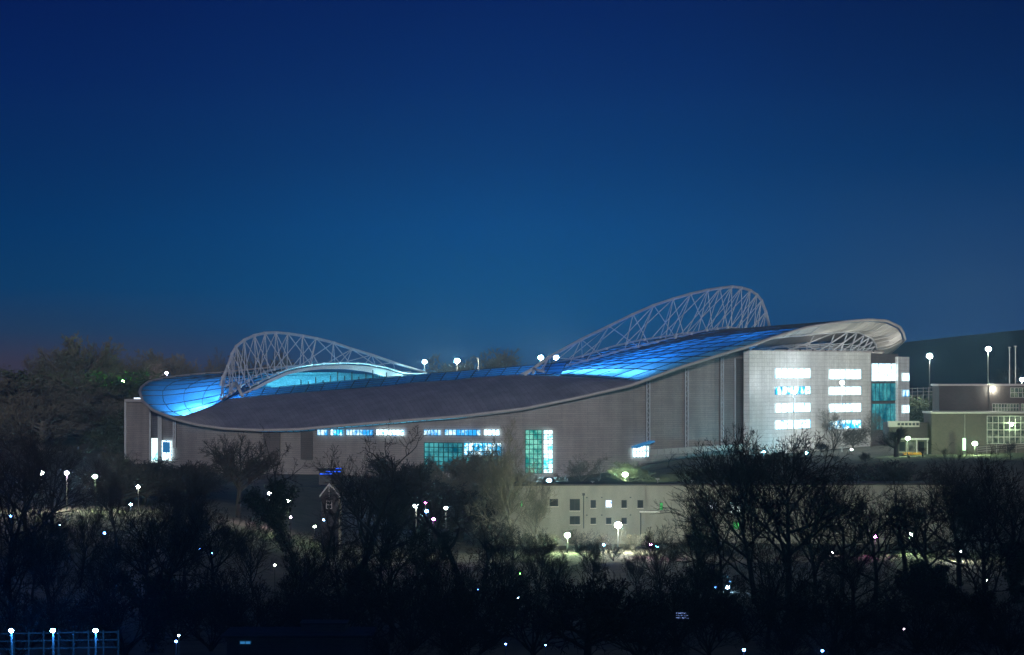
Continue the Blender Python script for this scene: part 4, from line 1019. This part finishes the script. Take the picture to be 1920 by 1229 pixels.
# --- foreground wood
for a, k in [
 ((15,832,470,'oak',1,'bare tree cut by the left edge of the picture'), {}),
 ((48,798,560,'oak',2,'tall bare tree behind the leftmost street lamp'), {}),
 ((100,812,565,'oak',3,'bare tree rising between the first two row lamps'), {}),
 ((205,830,620,'oak',1,'dark dense tree above the green tinged row lamp'), dict(wide=1.1)),
 ((218,862,540,'vase',1,'dark upright tree left of the service block'), {}),
 ((150,925,480,'vase',2,'slim dark tree under the middle row lamp'), {}),
 ((60,935,440,'vase',3,'dark tree below the leftmost row lamp'), {}),
 ((275,940,440,'oak',2,'dark tree below the service block corner'), {}),
 ((320,885,500,'vase',1,'bare tree below the lit corner doorway'), {}),
 ((345,905,470,'vase',3,'dark tree left of the umbrella shaped tree trunk'), {}),
 ((400,930,450,'oak',1,'dark tree in front of the umbrella shaped tree'), {}),
 ((475,960,450,'vase',2,'dark tree left of the ivy clad trunk'), {}),
 ((556,795,500,'snag',1,'twisted dead tree with a thick ivy clad trunk'), dict(ivy=.62, wide=.8, rot=.6)),
 ((604,845,505,'snag',2,'thin crooked tree right of the ivy clad trunk'), dict(wide=.6)),
 ((652,786,480,'snag',2,'tall irregular bare tree before the left strip windows'), dict(wide=1.05, rot=2.0)),
 ((690,838,490,'oak',3,'dense bare tree right of the tall irregular tree'), {}),
 ((712,900,480,'vase',1,'bare tree below the bright strip windows by the deep blue lamp'), {}),
 ((805,975,450,'oak',2,'bare tree right of the warm lamp left of the block'), {}),
 ((868,866,470,'snag',3,'black twisted dead tree against the left end of the pale block'), dict(wide=1.0, rot=1.2)),
 ((905,945,440,'snag',1,'low crooked tree before the left end of the pale block'), dict(wide=1.2)),
 ((950,985,420,'oak',1,'dark tree below the slender pale tree'), {}),
 ((1010,990,440,'vase',2,'dark tree left of the yellowish lamp'), {}),
 ((1040,1030,420,'vase',3,'dark tree under the yellowish lamp'), {}),
 ((1112,1015,450,'vase',1,'dark upright tree between the two lamps of the pale block'), {}),
 ((1195,1025,455,'vase',2,'dark upright tree under the largest white lamp'), {}),
 ((1240,985,430,'vase',3,'dark tree right of the pink lamp'), {}),
 ((1305,928,450,'vase',1,'small tree still holding some leaves before the lit block windows'), dict(leafy=900, wide=.75)),
 ((1352,880,440,'oak',3,'bare tree left of the tallest dark trees'), dict(wide=.7)),
 ((1415,800,430,'vase',3,'tallest dark tree, left of its pair, in front of the white block'), dict(wide=1.15)),
 ((1478,796,440,'oak',2,'tallest dark tree, right of its pair, in front of the white block'), dict(wide=.9)),
 ((1530,838,460,'vase',1,'dark tree right of the tallest pair'), {}),
 ((1580,880,450,'oak',1,'bare tree under the warm lamp of the white block'), {}),
 ((1640,905,440,'oak',3,'bare tree around the pink lamp at lower right'), {}),
 ((1690,868,470,'snag',2,'tall crooked tree left of the lit lower window'), dict(wide=1.1)),
 ((1735,905,450,'oak',2,'bare tree before the lit lower window'), {}),
 ((1732,1050,430,'round',1,'dense dark bush like tree just under the lit lower window'), dict(ivy=.9)),
 ((1800,838,480,'oak',1,'large dark tree below the brick block'), {}),
 ((1850,835,460,'vase',2,'large dark tree left of the right edge'), dict(wide=1.2)),
 ((1908,862,440,'oak',3,'dark tree cut by the right edge of the picture'), dict(ivy=.4)),
 ((290,945,345,'oak',3,'nearest thick trunked dark tree at left'), dict(ivy=.5)),
 ((550,1010,360,'vase',3,'dark near tree below the ivy clad trunk'), dict(ivy=.4)),
 ((100,985,380,'vase',1,'dark near tree above the timber fence'), {}),
 ((190,1000,390,'vase',2,'dark near tree above the rightmost fence lamp'), {}),
 ((20,985,390,'oak',2,'dark near tree at the left edge above the fence'), {}),
 ((640,970,380,'oak',1,'dark near tree left of the magenta light'), {}),
 ((735,985,370,'oak',2,'dark near tree around the magenta light'), {}),
 ((830,1005,360,'vase',3,'dark near tree below the smaller warm lamp'), {}),
 ((1440,985,360,'oak',1,'pale trunked near tree leaning in front of the tallest pair'), {}),
 ((1350,1010,370,'vase',2,'dark near tree behind the blue white lamp'), {}),
 ((1600,1010,370,'oak',2,'dark near tree left of the lit lower window'), {}),
 ((1840,980,370,'oak',3,'dark near tree right of the white lamp among trunks'), dict(ivy=.4)),
]: tree(*a, group=G1, **k)
random.seed(11)
spots = [(35,1075,'behind the leftmost fence lamp'),(135,1085,'between the second and third fence lamps'),(235,1070,'right of the timber fence'),(330,1060,'left of the white rail'),(395,1080,'above the white rail fence'),(470,1060,'behind the outbuilding window'),(545,1090,'left of the outbuilding roof room'),(620,1075,'behind the outbuilding roof room'),
 (700,1060,'right of the outbuilding'),(770,1050,'in the dark wood left of centre'),(850,1065,'left of the bottom pin prick lights'),(925,1050,'over the left pin prick light'),(1000,1060,'over the right pin prick light'),(1200,1062,'left of the striped light board'),(1265,1060,'behind the striped light board'),(1330,1085,'under the blue white wood lamp'),
 (1400,1070,'right of the blue white wood lamp'),(1480,1085,'under the tallest dark pair'),(1560,1080,'under the faint pinkish lamp'),(1640,1095,'below the pink lamp'),(1720,1090,'below the lit lower window'),(1800,1085,'below the white lamp among trunks'),(1890,1090,'in the bottom right corner')]
for i, (px, py, t) in enumerate(spots):
    tree(px, py, 318+(i*37) % 60, 'thicket', 1+i % 3, 'dark bare thicket '+t, group=G4, wide=1.1)
tree(1100, 1078, 318, 'round', 2, 'rounded brownish tree with a visible trunk at the bottom centre', wide=1.1, group=G4)
for px, py, Y, sd, t in [(1590,1165,300,2,'low brown thicket at the bottom below the dense dark bush'),(1760,1160,300,3,'low brown thicket at the bottom right'),(1880,1150,300,1,'low thicket cut by the bottom right corner'),(1470,1165,302,1,'low thicket at the bottom under the pale trunked tree'),(880,1160,300,3,'low thicket at the bottom centre left'),(740,1165,298,2,'low thicket right of the outbuilding wall'),(1230,1165,300,2,'low thicket under the striped light board')]:
    tree(px, py, Y, 'thicket', sd, t, group=G4, wide=1.4)
# --- slope behind, left
for a, k in [
 ((150,627,1000,'round',1,'largest round crowned tree on the left skyline'), dict(wide=.95)),
 ((100,648,1010,'oak',2,'tree left of the largest round crown on the skyline'), {}),
 ((60,664,1000,'oak',1,'lower skyline tree near the left edge'), {}),
 ((15,682,1000,'oak',3,'lowest skyline tree at the left edge'), {}),
 ((195,655,1010,'oak',3,'skyline tree right of the largest round crown'), {}),
 ((235,668,1000,'vase',1,'skyline tree above the vivid green lamp'), {}),
 ((262,672,1005,'round',2,'small dark skyline tree right of the green lamp'), {}),
 ((325,656,1020,'round',2,'lone round crowned tree above the left rim of the roof'), dict(wide=.85)),
 ((290,690,1010,'oak',1,'low tree between green lamp and lone round tree'), {}),
 ((408,652,1060,'vase',2,'faint thin tree left of the lower arch'), dict(wide=.7)),
 ((372,690,1060,'oak',2,'low tree behind the roof right of the lone round tree'), {}),
 ((518,660,1060,'round',1,'brownish tree seen through the lower arch'), dict(wide=1.1)),
 ((478,672,1065,'oak',3,'tree at the left of those seen through the lower arch'), {}),
 ((560,676,1065,'oak',1,'tree at the right of those seen through the lower arch'), {}),
 ((900,655,1300,'round',2,'large faint tree far behind the roof between the arches'), dict(wide=1.2)),
]: tree(*a, group=G3, pale=True, **k)  # lighter copies here too, with lamplight and haze in their colour
for px, py, Y, sd, t in [(20,705,950,1,'green bush at the left edge of the slope'),(50,700,960,2,'green bush left of the white slope lamp'),(85,705,965,3,'green bush touching the white slope lamp'),(140,700,970,1,'green bush right of the white slope lamp'),(165,712,950,2,'green bush above the dim blue slope lamp'),
  (195,700,965,3,'green bush left of the vivid green lamp'),(215,718,940,1,'green bush just under the vivid green lamp on its left'),(246,705,955,2,'green bush lit by the vivid green lamp on its right'),(275,700,980,3,'green bush behind the left tip of the roof'),(120,735,930,3,'lower bush below the white slope lamp'),(180,745,920,1,'lower bush beside the dim blue slope lamp'),(40,745,925,2,'lower bush at the left of the slope'),(80,760,905,1,'lowest bush on the left slope'),(215,775,900,2,'low bush beside the service block top'),(232,858,800,3,'small bush against the service block post')]:
    if t.startswith(('green bush right of the w','green bush above','lower','green bush at the left edge','lowest')): tree(px, py-6, Y, 'round', sd % 2+1, t.replace('green bush', 'bare twiggy bush').replace('lower bush', 'lower bare bush').replace('lowest bush', 'lowest bare bush'), pale=True, wide=1.7, group=G3)
    else: tree(px, py, Y, 'bush', sd, t, wide=1.6, group='green bushes on the left slope')
for px, py, Y, sd, t in [(1715,742,905,1,'dim bush behind the stadium end wing'),(1752,738,905,2,'dim bush behind the brick block corner')]: tree(px, py, Y, 'bush', sd, t, wide=1.4, group='dim bushes behind the right buildings')
for rt, _ in PROTO.values():
    for ch in list(rt.children): bpy.data.objects.remove(ch)
    bpy.data.objects.remove(rt)
# ------------------------------------------------------------------ haze, sky, light, camera
if HAZE:
    m, nt, out = newmat('night_haze'); v = nt.nodes.new('ShaderNodeVolumePrincipled')
    v.inputs['Color'].default_value = (.32, .66, 1, 1); v.inputs['Density'].default_value = HAZE; v.inputs['Anisotropy'].default_value = .75
    nt.links.new(v.outputs[0], out.inputs['Volume'])
    b = MB(); b.box(-1550, 1550, -650, 2060, -60, 200); h = b.build('haze', m); tag(h, None, None, kind='stuff')
w = bpy.data.worlds.new('World'); bpy.context.scene.world = w; w.use_nodes = True
nt = w.node_tree; nt.nodes.clear(); L = nt.links.new
out = nt.nodes.new('ShaderNodeOutputWorld'); bg = nt.nodes.new('ShaderNodeBackground'); L(bg.outputs[0], out.inputs[0])
tc = nt.nodes.new('ShaderNodeTexCoord'); sp = nt.nodes.new('ShaderNodeSeparateXYZ'); L(tc.outputs['Generated'], sp.inputs[0])
def lin(c): return tuple(((x/255)/12.92 if x <= 10 else ((x/255+.055)/1.055)**2.4) for x in c)+(1,)
def elev(py): return (HZ-py)/F
def ramp(stops):
    r = nt.nodes.new('ShaderNodeValToRGB'); e = r.color_ramp
    mr = nt.nodes.new('ShaderNodeMapRange'); mr.inputs['From Min'].default_value = -.02; mr.inputs['From Max'].default_value = .22
    L(sp.outputs['Z'], mr.inputs['Value']); L(mr.outputs[0], r.inputs[0])
    for i, (z, c) in enumerate(stops):
        q = (z+.02)/.24
        el = e.elements[i] if i < 2 else e.elements.new(q)
        el.position = q; el.color = lin(c)
    return r
mid = ramp([(-.02, (26, 52, 88)), (elev(690), (22, 57, 96)), (elev(640), (14, 66, 110)), (elev(600), (6, 71, 119)), (elev(540), (0, 70, 120)), (elev(430), (0, 66, 122)), (elev(300), (0, 53, 109)), (elev(150), (0, 38, 96)), (elev(0), (0, 26, 83)), (.2, (0, 20, 66))])
left = ramp([(-.02, (52, 44, 50)), (elev(680), (54, 50, 64)), (elev(620), (31, 54, 82)), (elev(540), (8, 55, 96)), (elev(430), (0, 49, 96)), (elev(300), (0, 39, 88)), (elev(150), (0, 28, 82)), (elev(0), (0, 19, 73)), (.2, (0, 18, 62))])
right = ramp([(-.02, (30, 50, 86)), (elev(690), (28, 54, 92)), (elev(620), (27, 56, 96)), (elev(540), (30, 62, 101)), (elev(430), (20, 56, 99)), (elev(300), (0, 44, 91)), (elev(150), (0, 31, 78)), (elev(0), (0, 21, 66)), (.2, (0, 16, 52))])
def mix(fac, a, b):
    x = nt.nodes.new('ShaderNodeMix'); x.data_type = 'RGBA'; L(fac, x.inputs['Factor']); L(a, x.inputs['A']); L(b, x.inputs['B']); return x.outputs['Result']
def rng(a, b):
    x = nt.nodes.new('ShaderNodeMapRange'); x.interpolation_type = 'SMOOTHSTEP'; x.inputs['From Min'].default_value = a; x.inputs['From Max'].default_value = b; L(sp.outputs['X'], x.inputs['Value']); return x.outputs[0]
c1 = mix(rng(.01, -.17), mid.outputs[0], left.outputs[0]); c2 = mix(rng(.0, .17), c1, right.outputs[0])
sky = nt.nodes.new('ShaderNodeTexSky'); sky.sky_type = 'NISHITA'; sky.sun_disc = False; sky.sun_elevation = math.radians(-4); sky.sun_rotation = math.radians(200)
ad = nt.nodes.new('ShaderNodeMix'); ad.data_type = 'RGBA'; ad.blend_type = 'ADD'; ad.inputs['Factor'].default_value = .02; L(c2, ad.inputs['A']); L(sky.outputs[0], ad.inputs['B'])
L(ad.outputs['Result'], bg.inputs['Color']); sn = nt.nodes.new('ShaderNodeTexNoise'); sn.inputs['Scale'].default_value = 9; sn.inputs['Detail'].default_value = 5; L(tc.outputs['Generated'], sn.inputs['Vector'])
mr_ = nt.nodes.new('ShaderNodeMapRange'); mr_.inputs['From Min'].default_value = .3; mr_.inputs['From Max'].default_value = .7; mr_.inputs['To Min'].default_value = SKYB*.95; mr_.inputs['To Max'].default_value = SKYB*1.05
L(sn.outputs['Fac'], mr_.inputs['Value']); L(mr_.outputs[0], bg.inputs['Strength'])
sl = bpy.data.lights.new('fill_sun', 'SUN'); sl.energy = SUN; sl.angle = math.radians(3); sl.color = (1.0, .93, .89)  # added fill light to brighten the stadium walls; no moon is seen
so = bpy.data.objects.new('fill_sun', sl); C.objects.link(so); so.rotation_euler = Vector((-.04, .985, -.174)).to_track_quat('-Z', 'Y').to_euler()
cam = bpy.data.cameras.new('camera'); co_ = bpy.data.objects.new('camera', cam); C.objects.link(co_)
co_.location = (0, 0, ZC); co_.rotation_euler = (math.pi/2, 0, 0); cam.sensor_width = 36; cam.lens = 36*F/1920; cam.shift_y = (HZ-614.5)/1920
cam.clip_start = 1; cam.clip_end = 12000
sc = bpy.context.scene; sc.camera = co_
sc.view_settings.view_transform = 'Standard'; sc.view_settings.look = 'None'; sc.view_settings.exposure = 0; sc.view_settings.gamma = 1
sc.cycles.max_bounces = 6; sc.cycles.diffuse_bounces = 3; sc.cycles.glossy_bounces = 2; sc.cycles.transmission_bounces = 3; sc.cycles.volume_bounces = 0
sc.cycles.use_denoising = True; sc.cycles.sample_clamp_indirect = 4; sc.cycles.caustics_reflective = False; sc.cycles.caustics_refractive = False
sc.world.cycles.sampling_method = 'AUTOMATIC'
